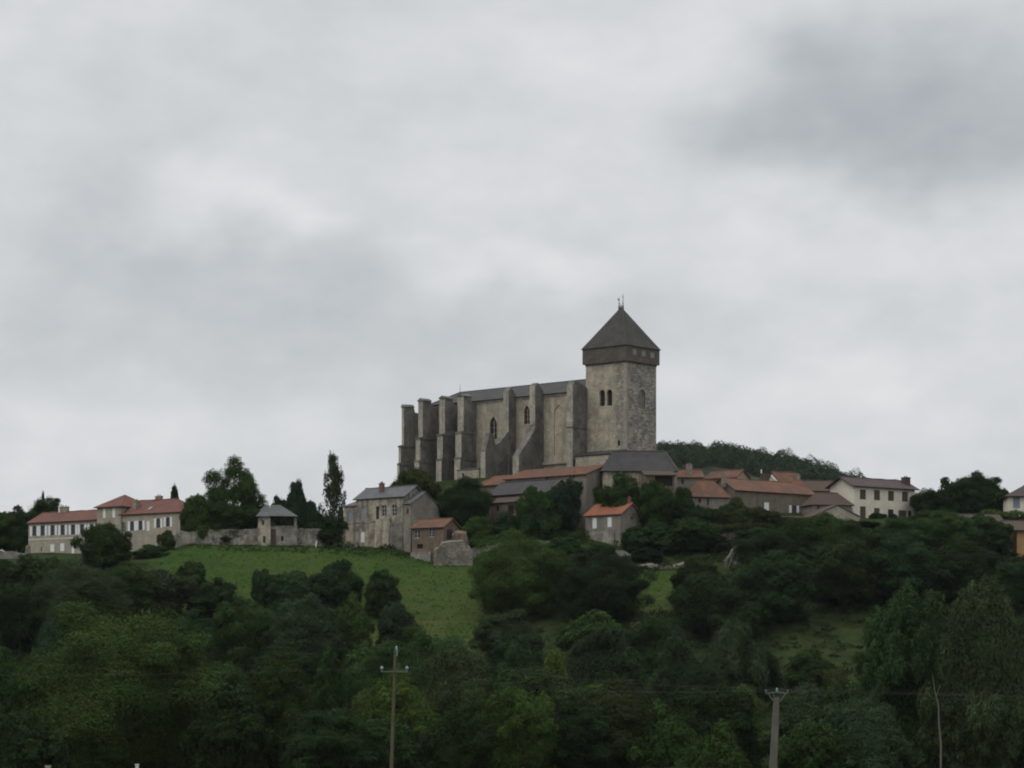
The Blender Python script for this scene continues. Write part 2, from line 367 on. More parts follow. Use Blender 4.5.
# far hill behind the village and the forest on it
HX, HYY = 60.0, 1500.0
def hill_z(x, y):
    px = 512 + F * x / y
    prof = np.interp(px, [300, 420, 520, 600, 655, 700, 750, 790, 830, 860, 900, 960, 1050, 1200, 1500],
                         [640, 540, 478, 467, 464, 464, 470, 477, 488, 498, 510, 522, 538, 565, 610])
    top = CZ + (HY - prof) / F * HYY
    d = (y - HYY) / np.where(y < HYY, 620., 700.)
    s = np.clip(1 - d * d, 0, 1) ** .8
    return top * s - 4
def build_hill():
    xs = np.linspace(-520, 900, 90); ys = np.linspace(870, 2200, 80)
    X, Y = np.meshgrid(xs, ys); Z = hill_z(X.ravel(), Y.ravel())
    edge = np.clip((X.ravel() + 520) / 200, 0, 1) * np.clip((900 - X.ravel()) / 200, 0, 1)
    Z = (Z + 4) * edge - 4 + 2 * np.sin(X.ravel() * .05) * edge
    nx = len(xs); f = [(j * nx + i, j * nx + i + 1, (j + 1) * nx + i + 1, (j + 1) * nx + i) for j in range(len(ys) - 1) for i in range(nx - 1)]
    me = bpy.data.meshes.new('hill'); me.from_pydata(np.stack([X.ravel(), Y.ravel(), Z], 1).tolist(), [], f)
    o = bpy.data.objects.new('hill', me); C.objects.link(o); tag(o, kind='structure')
    me.materials.append(plain('hill_soil', (.022, .032, .014), .95))

# ------------------------------------------------------------------ foliage geometry
def leaf_mesh(name, centers, normals, sizes, rng, droop=0.):
    """many small rhombic leaf sprays, each a free island"""
    n = len(centers)
    nr = normals / np.maximum(np.linalg.norm(normals, axis=1, keepdims=True), 1e-6)
    a = np.cross(nr, rng.normal(size=(n, 3))); a /= np.maximum(np.linalg.norm(a, axis=1, keepdims=True), 1e-6)
    b = np.cross(nr, a)
    s = sizes[:, None]; w = rng.uniform(.55, .9, (n, 1))
    fold = nr * s * rng.uniform(-.25, .25, (n, 1))
    v = np.stack([centers - a * s, centers - b * s * w * .7 + fold, centers + a * s, centers + b * s * w * .7 + fold], 1).reshape(-1, 3)
    me = bpy.data.meshes.new(name)
    me.vertices.add(4 * n); me.vertices.foreach_set('co', v.astype(np.float32).ravel())
    me.loops.add(4 * n); me.loops.foreach_set('vertex_index', np.arange(4 * n, dtype=np.int32))
    me.polygons.add(n); me.polygons.foreach_set('loop_start', np.arange(0, 4 * n, 4, dtype=np.int32))
    me.polygons.foreach_set('loop_total', np.full(n, 4, np.int32))
    me.update(calc_edges=True); me.validate()
    me.materials.append(M['leaf'])
    return me
def sphere_dirs(n, rng):
    d = rng.normal(size=(n, 3)); return d / np.linalg.norm(d, axis=1, keepdims=True)

def make_crown(seed, kind, scale):
    """crown of a tree 10 m wide and 10 m tall before scaling; leaf size stays near life size at the given scale"""
    rng = np.random.default_rng(seed)
    P = {  # centre height, radii, clumps, clump radius, shell low, leaf half length in m, cover
        'round':  (5.0, 5.0, 5.0, 60, 1.35, .50, .20, 1.0),
        'broad':  (4.9, 5.0, 5.0, 95, 1.05, .55, .19, 1.0),
        'dome':   (4.5, 5.0, 5.4, 130, 1.0, .55, .18, 1.0),
        'gappy':  (5.4, 5.0, 4.7, 44, 1.12, .5, .20, .9),
        'tall':   (5.0, 5.0, 5.1, 80, 1.10, .45, .19, 1.0),
        'birch':  (5.0, 5.0, 4.8, 84, .72, .25, .18, .5),
        'bush':   (3.6, 5.0, 6.2, 70, 1.40, .55, .20, 1.0),
        'conifer':(5.0, 5.0, 5.0, 70, .9, .2, .2, .8),
        'spray':  (4.9, 5.0, 5.0, 110, .85, .50, .18, .9),
    }[kind]
    zc, rx, rz, nc, rc, lo, ls, cover = P
    ls = ls / scale * (.62 if scale > 1.9 else .76 if scale > 1.2 else .92)
    d = sphere_dirs(nc * 3, rng)
    d = d[d[:, 2] > (-.97 if kind != 'bush' else -.6)][:nc]
    nc = len(d)
    rr = rng.uniform(lo, .88, nc)[:, None]
    lump = .93 + .15 * np.sin(d[:, :1] * 4 + seed) * np.cos(d[:, 1:2] * 5 + seed * 2) + rng.normal(0, .07, (nc, 1))
    for q in sphere_dirs(0 if kind in ('dome', 'birch', 'gappy') else 5, rng):                       # a few leading limbs push the outline out unevenly
        lump += .20 * np.clip(d @ q, 0, 1)[:, None] ** 6
    cc = d * rr * lump * np.array([rx, rx, rz])
    if kind == 'conifer':
        h = rng.uniform(0, 1, nc) ** 1.3; ag = rng.uniform(0, 6.283, nc); q = (1 - h) * rng.uniform(.5, 1, nc) * 4.4
        cc = np.stack([np.cos(ag) * q, np.sin(ag) * q, h * 9 - 4.5], 1)
    if kind == 'birch':
        h = rng.uniform(0, 1, nc) ** .95; ag = rng.uniform(0, 6.283, nc); q = .25 + (1 - h) ** .65 * rng.uniform(.15, 1, nc) * 4.3
        cc = np.stack([np.cos(ag) * q, np.sin(ag) * q, h * 9.0 - 4.5], 1)
    if kind in ('tall', 'spray'):
        tap = 1 - .34 * np.clip(cc[:, 2:3] / rz, -.3, 1); cc[:, :2] *= tap
    cc[:, 2] += zc
    crs = rc * rng.uniform(.6, 1.35, nc)
    cs, ns, ss = [], [], []
    for k in range(nc):
        m = int(cover * 2.3 * 4 * math.pi * crs[k] ** 2 * .62 / (ls * ls))
        m = max(12, min(m, 1700))
        dd = sphere_dirs(m, rng)
        out = cc[k] - np.array([0, 0, zc - .8]); out = out / max(np.linalg.norm(out), .1)
        dd = dd + out * .45 + np.array([0, 0, .18]); dd /= np.linalg.norm(dd, axis=1, keepdims=True)
        r = crs[k] * rng.uniform(.3, 1.08, m) ** .55
        r = r * (1 + .25 * np.sin(dd[:, 0] * 7 + k) * np.sin(dd[:, 2] * 6 + k))
        p = cc[k] + dd * r[:, None] * np.array([1, 1, .9 if kind != 'birch' else 1.3])
        cs.append(p); ns.append(dd * 1.0 + rng.normal(0, .42, (m, 3)) + np.array([0, 0, .45])); ss.append(np.full(m, ls) * rng.uniform(.6, 1.4, m))
    tot = sum(len(c) for c in cs)
    # loose foliage between the clumps, and a thin scatter of sprays outside them
    for frac, r0, r1, zs in ((.16, .55, .86, 1.0), (.035, .8, 1.0, .8)):
        if kind in ('birch', 'conifer') or (kind == 'gappy' and r1 > .9): continue
        m = int(tot * frac); dd = sphere_dirs(m, rng)
        p = dd * np.array([rx, rx, rz]) * rng.uniform(r0, r1, (m, 1))
        if kind in ('tall', 'spray'): p[:, :2] *= 1 - .34 * np.clip(p[:, 2:3] / rz, -.3, 1)
        p[:, 2] += zc
        cs.append(p); ns.append(dd + rng.normal(0, .6, (m, 3))); ss.append(np.full(m, ls * zs) * rng.uniform(.6, 1.3, m))
    c = np.concatenate(cs); n = np.concatenate(ns); s = np.concatenate(ss)
    keep = c[:, 2] > .15
    c, n, s = c[keep], n[keep], s[keep]
    w = np.percentile(np.hypot(c[:, 0], c[:, 1]), 96); c[:, :2] *= 5 / w
    c[:, 2] *= 10 / np.percentile(c[:, 2], 99.6)
    me = leaf_mesh(kind + '_crown', c, n, s, rng)
    tips = cc[np.argsort(-np.linalg.norm(cc - np.array([0, 0, 3]), axis=1))][:9] * np.array([5 / w, 5 / w, 1]) * .86
    return me, tips
def make_trunk(seed, tips, kind):
    r = random.Random(seed); mb = MB()
    hgt = 8.4 if kind in ('birch', 'conifer', 'tall') else 5.6
    pts = [(0, 0, -1.5), (0, 0, 0), (r.uniform(-.15, .15), r.uniform(-.15, .15), hgt * .35), (r.uniform(-.3, .3), r.uniform(-.3, .3), hgt * .7), (r.uniform(-.4, .4), r.uniform(-.4, .4), hgt)]
    mb.tube(pts, [.42, .34, .25, .17, .06], 8)
    for t in tips:
        z0 = min(hgt * .85, max(1.2, t[2] * r.uniform(.35, .6)))
        b = Vector((0, 0, z0)); e = Vector(tuple(t)); m = b.lerp(e, .55) + Vector((r.uniform(-.3, .3), r.uniform(-.3, .3), -.3))
        mb.tube([b, m, e], [.13, .08, .025], 5)
    return mb.mesh(kind + '_trunk')
KINDS = ['round', 'broad', 'gappy', 'tall', 'birch', 'bush', 'conifer', 'spray', 'dome']
PROTO = {}
def proto(kind, var, size):
    if (kind, var, size) not in PROTO:
        sd = KINDS.index(kind) * 17 + var * 101 + 5
        me, tips = make_crown(sd, kind, size); tr = make_trunk(sd, tips, kind)
        tr.materials.append(M['bark_p' if kind == 'birch' else 'bark'])
        PROTO[(kind, var, size)] = (me, tr)
    return PROTO[(kind, var, size)]
COL = {  # base colours of the foliage, by species
    'dark': (.0245, .0445, .014), 'mid': (.031, .058, .0150), 'light': (.041, .072, .0175), 'olive': (.035, .046, .0145), 'grey': (.035, .053, .022),
    'blue': (.0235, .043, .021), 'yellow': (.052, .080, .018), 'deep': (.020, .036, .0118), 'oak': (.040, .061, .0145)}
NAMES = {'round': 'broadleaf_tree', 'dome': 'broadleaf_tree', 'broad': 'broadleaf_tree', 'gappy': 'broadleaf_tree', 'tall': 'tall_tree', 'birch': 'birch_tree', 'bush': 'shrub', 'conifer': 'conifer_tree', 'spray': 'feathery_tree'}
tree_n = 0
def tree(px, ytop, wpx, D, kind, col, label, group, sink=0, xy=None):
    global tree_n
    tree_n += 1
    r = random.Random(tree_n * 7 + 3)
    ratio = .8 if (kind != 'bush' and (group or '').startswith('trees of')) else (.36 if kind == 'bush' and ytop > 515 and D < 512 else 0)
    while True:                                        # a tree stands far enough down the slope to have its natural height
        x = (px - 512) / F * D; g = ground(x, D) - .2 - sink
        H = zat(ytop, D) - g; W = wpx / F * D
        if H >= ratio * W or D < 240: break
        D -= 2
    if H < 1.2: H = 1.2
    Sg = (W * W * H) ** (1 / 3) / 10; size = .55 if Sg < .7 else .9 if Sg < 1.12 else 1.35 if Sg < 1.65 else 2.0
    me, tr = proto(kind, tree_n % (3 if kind in ('round', 'broad', 'bush', 'spray') and size in (.55, .9, 1.35) else 2), size)
    cv = COL[col]; j = r.uniform(.72, 1.25); jr = r.uniform(.9, 1.1)
    c = (cv[0] * j * jr, cv[1] * j, cv[2] * j / jr, 1)
    rz = r.uniform(0, 6.28); S = (W / 10, W / 10 * r.uniform(.92, 1.1), H / 10)
    cat = 'shrub' if kind == 'bush' else 'tree'
    if kind == 'bush':
        o = bpy.data.objects.new(NAMES[kind], me); C.objects.link(o)
        o.location = (x, D, g); o.rotation_euler = (0, 0, rz); o.scale = S; o.color = c
        return tag(o, label, cat, group)
    e = empty(NAMES[kind], (x, D, g), rz)
    o = bpy.data.objects.new('crown', me); C.objects.link(o); o.parent = e; o.scale = S; o.color = c
    k = bpy.data.objects.new('trunk', tr); C.objects.link(k); k.parent = e; k.scale = (min(S[0], S[2] * 1.3), min(S[0], S[2] * 1.3), S[2])
    return tag(e, label, cat, group)

# ------------------------------------------------------------------ building kit
class Face:
    """a wall plane in a thing's own frame: start point, direction along the wall, direction into the building"""
    def __init__(s, o, d, i, L): s.o = Vector((*o, 0)); s.d = Vector((*d, 0)); s.i = Vector((*i, 0)); s.L = L
    def p(s, a, z, dep=0): return s.o + s.d * a + s.i * dep + Vector((0, 0, z))
def faces(x0, y0, L, W):
    return {'front': Face((x0, y0), (1, 0), (0, 1), L), 'right': Face((x0 + L, y0), (0, 1), (-1, 0), W),
            'left': Face((x0, y0 + W), (0, -1), (1, 0), W), 'back': Face((x0 + L, y0 + W), (-1, 0), (0, -1), L)}
def fbox(mb, fc, a0, a1, z0, z1, d0, d1):
    lo = [fc.p(a0, z0, d0), fc.p(a1, z0, d0), fc.p(a1, z0, d1), fc.p(a0, z0, d1)]
    hi = [fc.p(a0, z1, d0), fc.p(a1, z1, d0), fc.p(a1, z1, d1), fc.p(a0, z1, d1)]
    mb.hexa(lo, hi)
def arch_pts(a0, a1, z1, point=1.0, n=8):
    r = (a1 - a0) / 2; c = (a0 + a1) / 2
    pts = []
    for k in range(n + 1):
        g = math.pi * (1 - k / n)
        y = math.sin(g)
        if point > 1: y = (1 - abs(math.cos(g))) ** .62 * .999
        pts.append((c + math.cos(g) * r, z1 - r * point + y * r * point))
    return pts
def wall(mb, fc, z0, z1, ops, reveal=.28):
    """one wall with real openings (a0,a1,za,zb,arch) and their reveals"""
    A = sorted({0, fc.L, *[o[0] for o in ops], *[o[1] for o in ops]}); Z = sorted({z0, z1, *[o[2] for o in ops], *[o[3] for o in ops]})
    for i in range(len(A) - 1):
        for j in range(len(Z) - 1):
            ca, cz = (A[i] + A[i + 1]) / 2, (Z[j] + Z[j + 1]) / 2
            if any(o[0] < ca < o[1] and o[2] < cz < o[3] for o in ops): continue
            mb.quad(fc.p(A[i], Z[j]), fc.p(A[i + 1], Z[j]), fc.p(A[i + 1], Z[j + 1]), fc.p(A[i], Z[j + 1]))
    for (a0, a1, za, zb, arch) in ops:
        r = reveal
        mb.quad(fc.p(a0, za), fc.p(a1, za), fc.p(a1, za, r), fc.p(a0, za, r))
        if not arch:
            mb.quad(fc.p(a0, zb, r), fc.p(a1, zb, r), fc.p(a1, zb), fc.p(a0, zb))
            mb.quad(fc.p(a0, za, r), fc.p(a0, zb, r), fc.p(a0, zb), fc.p(a0, za)); mb.quad(fc.p(a1, za), fc.p(a1, zb), fc.p(a1, zb, r), fc.p(a1, za, r))
        else:
            pts = arch_pts(a0, a1, zb, arch); zs = pts[0][1]; h = len(pts) // 2
            mb.quad(fc.p(a0, za, r), fc.p(a0, zs, r), fc.p(a0, zs), fc.p(a0, za)); mb.quad(fc.p(a1, za), fc.p(a1, zs), fc.p(a1, zs, r), fc.p(a1, za, r))
            for (p, q) in zip(pts, pts[1:]):
                mb.quad(fc.p(p[0], p[1], r), fc.p(q[0], q[1], r), fc.p(q[0], q[1]), fc.p(p[0], p[1]))
            for k in range(h):
                mb.poly([fc.p(a0, zb), fc.p(*pts[k]), fc.p(*pts[k + 1])]); mb.poly([fc.p(a1, zb), fc.p(*pts[-1 - k]), fc.p(*pts[-2 - k])])
def add_window(parent, fc, op, style):
    a0, a1, za, zb, arch = op; w = a1 - a0
    name = 'door' if style.startswith('door') else 'window'
    m = {'white': 'white', 'brown': 'brownp', 'open': 'bluegrey', 'dark': 'brownp', 'closed': 'white', 'blue': 'bluegrey', 'door': 'white', 'door_brown': 'brownp', 'hole': 'dark', 'tracery': 'lead', 'brownshut': 'brownp'}[style]
    fr = MB(); t = min(.07, w * .09)
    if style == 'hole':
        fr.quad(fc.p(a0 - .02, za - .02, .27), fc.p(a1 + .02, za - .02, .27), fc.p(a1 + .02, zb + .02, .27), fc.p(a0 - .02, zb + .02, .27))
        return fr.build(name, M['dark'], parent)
    if style in ('closed', 'blue', 'door', 'door_brown', 'brownshut'):
        for (b0, b1) in ((a0 + .01, (a0 + a1) / 2 - .01), ((a0 + a1) / 2 + .01, a1 - .01)):
            fbox(fr, fc, b0, b1, za + .01, zb - .01, .06, .12)
        fbox(fr, fc, a0, a1, za, zb, .14, .2)
        return fr.build(name, M[m], parent)
    fbox(fr, fc, a0, a0 + t, za, zb, .16, .22); fbox(fr, fc, a1 - t, a1, za, zb, .16, .22)
    fbox(fr, fc, a0 + t, a1 - t, za, za + t, .16, .22); fbox(fr, fc, a0 + t, a1 - t, zb - t, zb, .16, .22)
    c = (a0 + a1) / 2; fbox(fr, fc, c - t * .4, c + t * .4, za + t, zb - t, .165, .215)
    if zb - za > 1.2:
        for q in ((.5,) if zb - za < 1.8 else (.36, .68)): fbox(fr, fc, a0 + t, a1 - t, za + (zb - za) * q - .02, za + (zb - za) * q + .02, .17, .21)
    wi = fr.build(name, M[m], parent)
    g = MB(); fbox(g, fc, a0 - .02, a1 + .02, za - .02, zb + .02, .24, .3); g.build('pane', M['glass'], wi)
    if style == 'open':
        for (b0, b1) in ((a0 - w * .5 - .03, a0 - .03), (a1 + .03, a1 + w * .5 + .03)):
            s = MB(); fbox(s, fc, b0, b1, za, zb, -.07, -.02); s.build('shutter', M['white'], wi)
    return wi
def roof_polys(x0, y0, L, W, ze, rise, kind, o=.45, g=.35, hl=None, hr=None):
    if kind == 'gable_s':
        k = o * rise / (W / 2); zr = ze + rise; yc = y0 + W / 2
        return [[(x0 - g, y0 - o, ze - k), (x0 + L + g, y0 - o, ze - k), (x0 + L + g, yc, zr), (x0 - g, yc, zr)],
                [(x0 + L + g, y0 + W + o, ze - k), (x0 - g, y0 + W + o, ze - k), (x0 - g, yc, zr), (x0 + L + g, yc, zr)]]
    if kind == 'gable_n':
        k = o * rise / (L / 2); zr = ze + rise; xc = x0 + L / 2
        return [[(x0 - o, y0 + W + g, ze - k), (x0 - o, y0 - g, ze - k), (xc, y0 - g, zr), (xc, y0 + W + g, zr)],
                [(x0 + L + o, y0 - g, ze - k), (x0 + L + o, y0 + W + g, ze - k), (xc, y0 + W + g, zr), (xc, y0 - g, zr)]]
    if kind in ('shed', 'shed_back'):
        k = o * rise / W
        return [[(x0 - g, y0 - o, ze - k), (x0 + L + g, y0 - o, ze - k), (x0 + L + g, y0 + W, ze + rise), (x0 - g, y0 + W, ze + rise)]]
    if kind == 'hip':
        if hl is None: hl = W / 2
        if hr is None: hr = W / 2
        hl = min(hl, L / 2); hr = min(hr, L / 2)
        k = o * rise / (W / 2); zr = ze + rise; yc = y0 + W / 2; zk = ze - k
        A, B, Cc, D = (x0 - o, y0 - o, zk), (x0 + L + o, y0 - o, zk), (x0 + L + o, y0 + W + o, zk), (x0 - o, y0 + W + o, zk)
        P, Q = (x0 + hl, yc, zr), (x0 + L - hr, yc, zr)
        if L - hl - hr < .01: return [[A, B, P], [B, Cc, P], [Cc, D, P], [D, A, P]]
        return [[A, B, Q, P], [B, Cc, Q], [Cc, D, P, Q], [D, A, P]]
def volume(root, x0, y0, L, W, z0, ze, rise, roof, wm, rm, ops=(), o=.45, g=.35, hl=None, hr=None, gutter=True):
    """walls with openings + roof, in the root's frame (z relative to root). ops: (face, a0, a1, za, zb, style, arch)"""
    F4 = faces(x0, y0, L, W); mb = MB()
    for nm, fc in F4.items():
        wall(mb, fc, z0, ze - .06, [(q[1], q[2], q[3], q[4], q[6]) for q in ops if q[0] == nm])
    if roof == 'gable_s':
        for xx, nm in ((x0, 'l'), (x0 + L, 'r')):
            p = [(xx, y0, ze - .06), (xx, y0 + W, ze - .06), (xx, y0 + W / 2, ze + rise - .1)]; mb.poly(p if nm == 'r' else p[::-1])
    if roof == 'gable_n':
        for yy in (y0, y0 + W):
            mb.poly([(x0, yy, ze - .06), (x0 + L, yy, ze - .06), (x0 + L / 2, yy, ze + rise - .1)])
    if roof == 'shed':
        for xx in (x0, x0 + L): mb.poly([(xx, y0, ze - .06), (xx, y0 + W, ze - .06), (xx, y0 + W, ze + rise - .1)])
        mb.quad((x0, y0 + W, ze - .06), (x0 + L, y0 + W, ze - .06), (x0 + L, y0 + W, ze + rise - .1), (x0, y0 + W, ze + rise - .1))
    wo = mb.build('wall', wm, root)
    for q in ops: add_window(root, F4[q[0]], (q[1], q[2], q[3], q[4], q[6]), q[5])
    r = MB()
    for p in roof_polys(x0, y0, L, W, ze, rise, roof, o, g, hl, hr): r.poly(p)
    ro = r.build('roof', rm, root, solid=.2)
    if roof in ('gable_s', 'hip'):
        a_, b_ = (x0 - g, x0 + L + g) if roof == 'gable_s' else (x0 + min(W / 2 if hl is None else hl, L / 2), x0 + L - min(W / 2 if hr is None else hr, L / 2))
        rc_ = MB(); n_ = max(2, int((b_ - a_) / 1.5)); yc_ = y0 + W / 2
        if b_ - a_ > .5:
            rc_.tube([(a_ + (b_ - a_) * k / n_, yc_, ze + rise + .02 + .05 * math.sin(k * 2.3 + L)) for k in range(n_ + 1)], .13, 6); rc_.build('ridge_cap', rm, ro)
    return wo, ro
def chimney(root, x, y, z0, z1, w=.9, d=.7, mat='chim', parent=None):
    m = MB(); m.box(x - w / 2, x + w / 2, y - d / 2, y + d / 2, z0, z1); m.box(x - w / 2 - .08, x + w / 2 + .08, y - d / 2 - .08, y + d / 2 + .08, z1, z1 + .16)
    m.tube([(x - w * .2, y, z1 + .16), (x - w * .2, y, z1 + .5)], .13, 8); m.tube([(x + w * .2, y, z1 + .16), (x + w * .2, y, z1 + .5)], .13, 8)
    return m.build('chimney', M[mat], parent or root)
class Frm:
    """a building's frame: where its left front corner stands and how far its front turns away (a>0: right end farther)"""
    def __init__(s, px, D, a, zb):
        s.a = R(a); s.o = Vector(((px - 512) / F * D, D)); s.s = Vector((math.cos(s.a), math.sin(s.a))); s.n = Vector((-math.sin(s.a), math.cos(s.a))); s.zb = zb
    def root(s, name): return empty(name, (s.o.x, s.o.y, s.zb), s.a)
    def hit(s, px, py, off=0):                       # sight line meets the plane y=off of the frame -> (x, z)
        k = (px - 512) / F; p = s.o + s.n * off
        S = (k * p.y - p.x) / (s.s.x - k * s.s.y); D = p.y + S * s.s.y
        return S, zat(py, D) - s.zb
    def hitx(s, px, py, x):                          # sight line meets the plane x=const -> (y, z)
        k = (px - 512) / F; p = s.o + s.s * x
        W = (k * p.y - p.x) / (s.n.x - k * s.n.y); D = p.y + W * s.n.y
        return W, zat(py, D) - s.zb
    def op(s, px0, py0, px1, py1, style, arch=0, off=0, x0=0, face='front'):
        a0, zt = s.hit(px0, (py0), off); a1, _ = s.hit(px1, py0, off)
        _, zb_ = s.hit((px0 + px1) / 2, py1, off); _, zt = s.hit((px0 + px1) / 2, py0, off)
        return (face, a0 - x0, a1 - x0, zb_, zt, style, arch)
    def opx(s, px0, py0, px1, py1, style, x, y0=0, arch=0):
        a0, zt = s.hitx(px0, py0, x); a1, _ = s.hitx(px1, py0, x); _, zb_ = s.hitx((px0 + px1) / 2, py1, x)
        return ('right', a0 - y0, a1 - y0, zb_, zt, style, arch)

# ------------------------------------------------------------------ cathedral
def build_cathedral():
    fr = Frm(626, 540, -40.7, 52); root = fr.root('cathedral')
    tag(root, 'large pale stone church with square tower and heavy buttresses on the hilltop', 'church')
    zb = 52.0
    def zz(w): return w - zb
    # tower: x -11.6..0 (left face is front), y 0..11.2
    Lt, Wt = 11.6, 11.2
    X0 = -Lt; T0, T1 = -6, zz(79.6)
    F4 = faces(X0, 0, Lt, Wt)
    def fop(px0, py0, px1, py1, arch): 
        q = fr.op(px0, py0, px1, py1, 'hole', arch, 0, X0); return (q[1], q[2], q[3], q[4], arch)
    tw_ops = [fop(599.6, 390, 604.9, 406, 1), fop(607.0, 389.4, 612.2, 405.6, 1), fop(617.6, 440.5, 620.0, 446, 0)]
    q = fr.opx(638.3, 389, 645.2, 408.5, 'hole', 0, 0, 1); tw_r = [(q[1], q[2], q[3], q[4], 1)]
    tf = MB(); wall(tf, F4['front'], T0, T1, tw_ops, .5); wall(tf, F4['left'], T0, T1, [], .5)
    tower = tf.build('tower', M['tower'], root)
    tr = MB(); wall(tr, F4['right'], T0, T1, tw_r, .35); wall(tr, F4['back'], T0, T1, [], .35); tr.build('rubble_face', M['tower_w'], tower)
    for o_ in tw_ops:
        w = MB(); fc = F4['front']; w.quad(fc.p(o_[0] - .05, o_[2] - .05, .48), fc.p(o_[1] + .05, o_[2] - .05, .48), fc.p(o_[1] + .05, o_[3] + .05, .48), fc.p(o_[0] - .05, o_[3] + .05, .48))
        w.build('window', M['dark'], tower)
    # blocked arch on the right face: infill set back
    o_ = tw_r[0]; fc = F4['right']; w = MB(); fbox(w, fc, o_[0] - .05, o_[1] + .05, o_[2] - .05, o_[3] + .05, .22, .33); w.build('blocked_window', M['lichen_shade'], tower)
    ar = MB(); pts = arch_pts(o_[0] - .35, o_[1] + .35, o_[3] + .35, 1, 10); inn = arch_pts(o_[0], o_[1], o_[3], 1, 10)
    for k in range(10):
        ar.hexa([fc.p(*inn[k], -.05), fc.p(*inn[k + 1], -.05), fc.p(*inn[k + 1], .02), fc.p(*inn[k], .02)], [fc.p(*pts[k], -.05), fc.p(*pts[k + 1], -.05), fc.p(*pts[k + 1], .02), fc.p(*pts[k], .02)])
    ar.build('arch_moulding', M['quoin'], tower)
    # archivolts round the twin opening, mid column
    for o_ in tw_ops[:2]:
        ar = MB()
        pts = arch_pts(o_[0] - .12, o_[1] + .12, o_[3] + .12, 1, 10); inn = arch_pts(o_[0], o_[1], o_[3], 1, 10); f_ = F4['front']
        for k in range(10):
            ar.hexa([f_.p(*inn[k], -.06), f_.p(*inn[k + 1], -.06), f_.p(*inn[k + 1], .02), f_.p(*inn[k], .02)], [f_.p(*pts[k], -.06), f_.p(*pts[k + 1], -.06), f_.p(*pts[k + 1], .02), f_.p(*pts[k], .02)])
        ar.build('arch_moulding', M['quoin'], tower)
    qn = MB(); z = T0; k = 0
    while z < T1 - .3:
        h = .62; a, b = (.95, .62) if k % 2 else (.62, .95)
        qn.box(-a, .03, -.03, b, z + .01, z + h - .01); z += h; k += 1
    qn.build('quoins', M['quoin'], tower)
    st = MB(); st.box(X0 - .12, .12, -.12, Wt + .12, T1 - .35, T1); st.build('string_course', M['lichen_shade'], tower)
    # timber hoarding and pyramid roof
    ov = .5; H0, H1 = T1, zz(83.35)
    hb = MB(); hb.box(X0 - ov, ov, -ov, Wt + ov, H0, H1)
    hoard = hb.build('belfry', M['timber'], tower)
    bd = MB(); n = 24
    for i in range(n + 1):
        x = X0 - ov + (Lt + 2 * ov) * i / n; bd.box(x - .06, x + .06, -ov - .05, -ov, H0, H1 - .35)
        y = -ov + (Wt + 2 * ov) * i / n; bd.box(ov, ov + .05, y - .06, y + .06, H0, H1 - .35)
    bd.build('battens', M['timber'], hoard)
    beam = MB(); beam.box(X0 - ov - .1, ov + .1, -ov - .1, -ov, H1 - .35, H1 - .12); beam.build('beam', M['tile_old'], hoard)
    for (p0, p1) in ((632.6, 636.2), (641.5, 645.2), (650.2, 654.0)):
        a0, zt = fr.hitx(p0, 348.8 + (p0 - 632) * .19, ov); a1, zl = fr.hitx(p1, 355 + (p0 - 632) * .19, ov)
        h = MB(); h.box(ov + .02, ov + .09, a0, a1, zl, zt); h.build('hatch', M['board'], hoard)
    zA = zz(92.5); cx, cy = X0 / 2, Wt / 2; e1 = ov + .3; zE = H1 - .25
    ring = lambda e, z: [(X0 - e, -e, z), (e, -e, z), (e, Wt + e, z), (X0 - e, Wt + e, z)]
    sp = MB(); r0 = ring(e1, zE); r1 = ring(-.68, zE + 2.2); tp = [(cx - .45, cy - .1, zA), (cx + .45, cy - .1, zA), (cx + .45, cy + .1, zA), (cx - .45, cy + .1, zA)]
    for lo, hi in ((r0, r1), (r1, tp)):
        for k in range(4): sp.quad(lo[k], lo[(k + 1) % 4], hi[(k + 1) % 4], hi[k])
    spire = sp.build('spire', M['spire'], tower, solid=.2)
    rid = MB(); rid.tube([(-cx * 0 + tp[1][0], tp[1][1], zA + .02), (r1[1][0], r1[1][1], r1[1][2] + .05), (r0[1][0], r0[1][1], r0[1][2] + .05)], .12, 6)
    rid.box(cx - .65, cx + .65, cy - .2, cy + .2, zA - .25, zA + .15)
    rid.build('ridge_cap', M['lead'], spire)
    for k, (dx, h) in enumerate(((-.42, 2.7), (.42, 3.3))):
        fi = MB(); x = cx + dx * 1.3
        fi.tube([(x, cy, zA), (x, cy, zA + .5), (x, cy, zA + 1.0), (x, cy, zA + h)], [.22, .2, .07, .05], 8)
        fi.tube([(x, cy, zA + 1.0), (x, cy, zA + 1.12), (x, cy, zA + 1.3), (x, cy, zA + 1.42)], [.05, .16, .16, .05], 8)
        if k == 0:
            fi.box(x - .32, x + .1, cy - .03, cy + .03, zA + h - .75, zA + h - .5); fi.box(x - .42, x - .2, cy - .03, cy + .03, zA + h - .55, zA + h - .3)
        else:
            fi.box(x - .25, x + .25, cy - .04, cy + .04, zA + h - .75, zA + h - .65)
        fi.build('finial', M['iron'], spire)
    md = MB(); md.tube([(cx, cy, zA), (cx, cy, zA + .9)], [.2, .1], 8); md.build('finial', M['lead'], spire)

    # nave, u measured from the tower corner (x = -u)
    ZE, ZR = zz(74.0), zz(77.15); y0n, y1n = -.3, 11.7
    nf = Face((-60, y0n), (1, 0), (0, 1), 60 - 11.3)
    def nop(px0, py0, px1, py1, arch):
        q = fr.op(px0, py0, px1, py1, 'hole', arch, y0n, -60); return (q[1], q[2], q[3], q[4], arch)
    goth = [nop(489.6, 416.2, 496.8, 439, 1.7), nop(524, 405, 529.6, 424, 1.7)]
    blind = nop(554, 404.5, 563.2, 456, 1.15)
    nw = MB(); wall(nw, nf, -6, ZE, goth + [blind], .45)
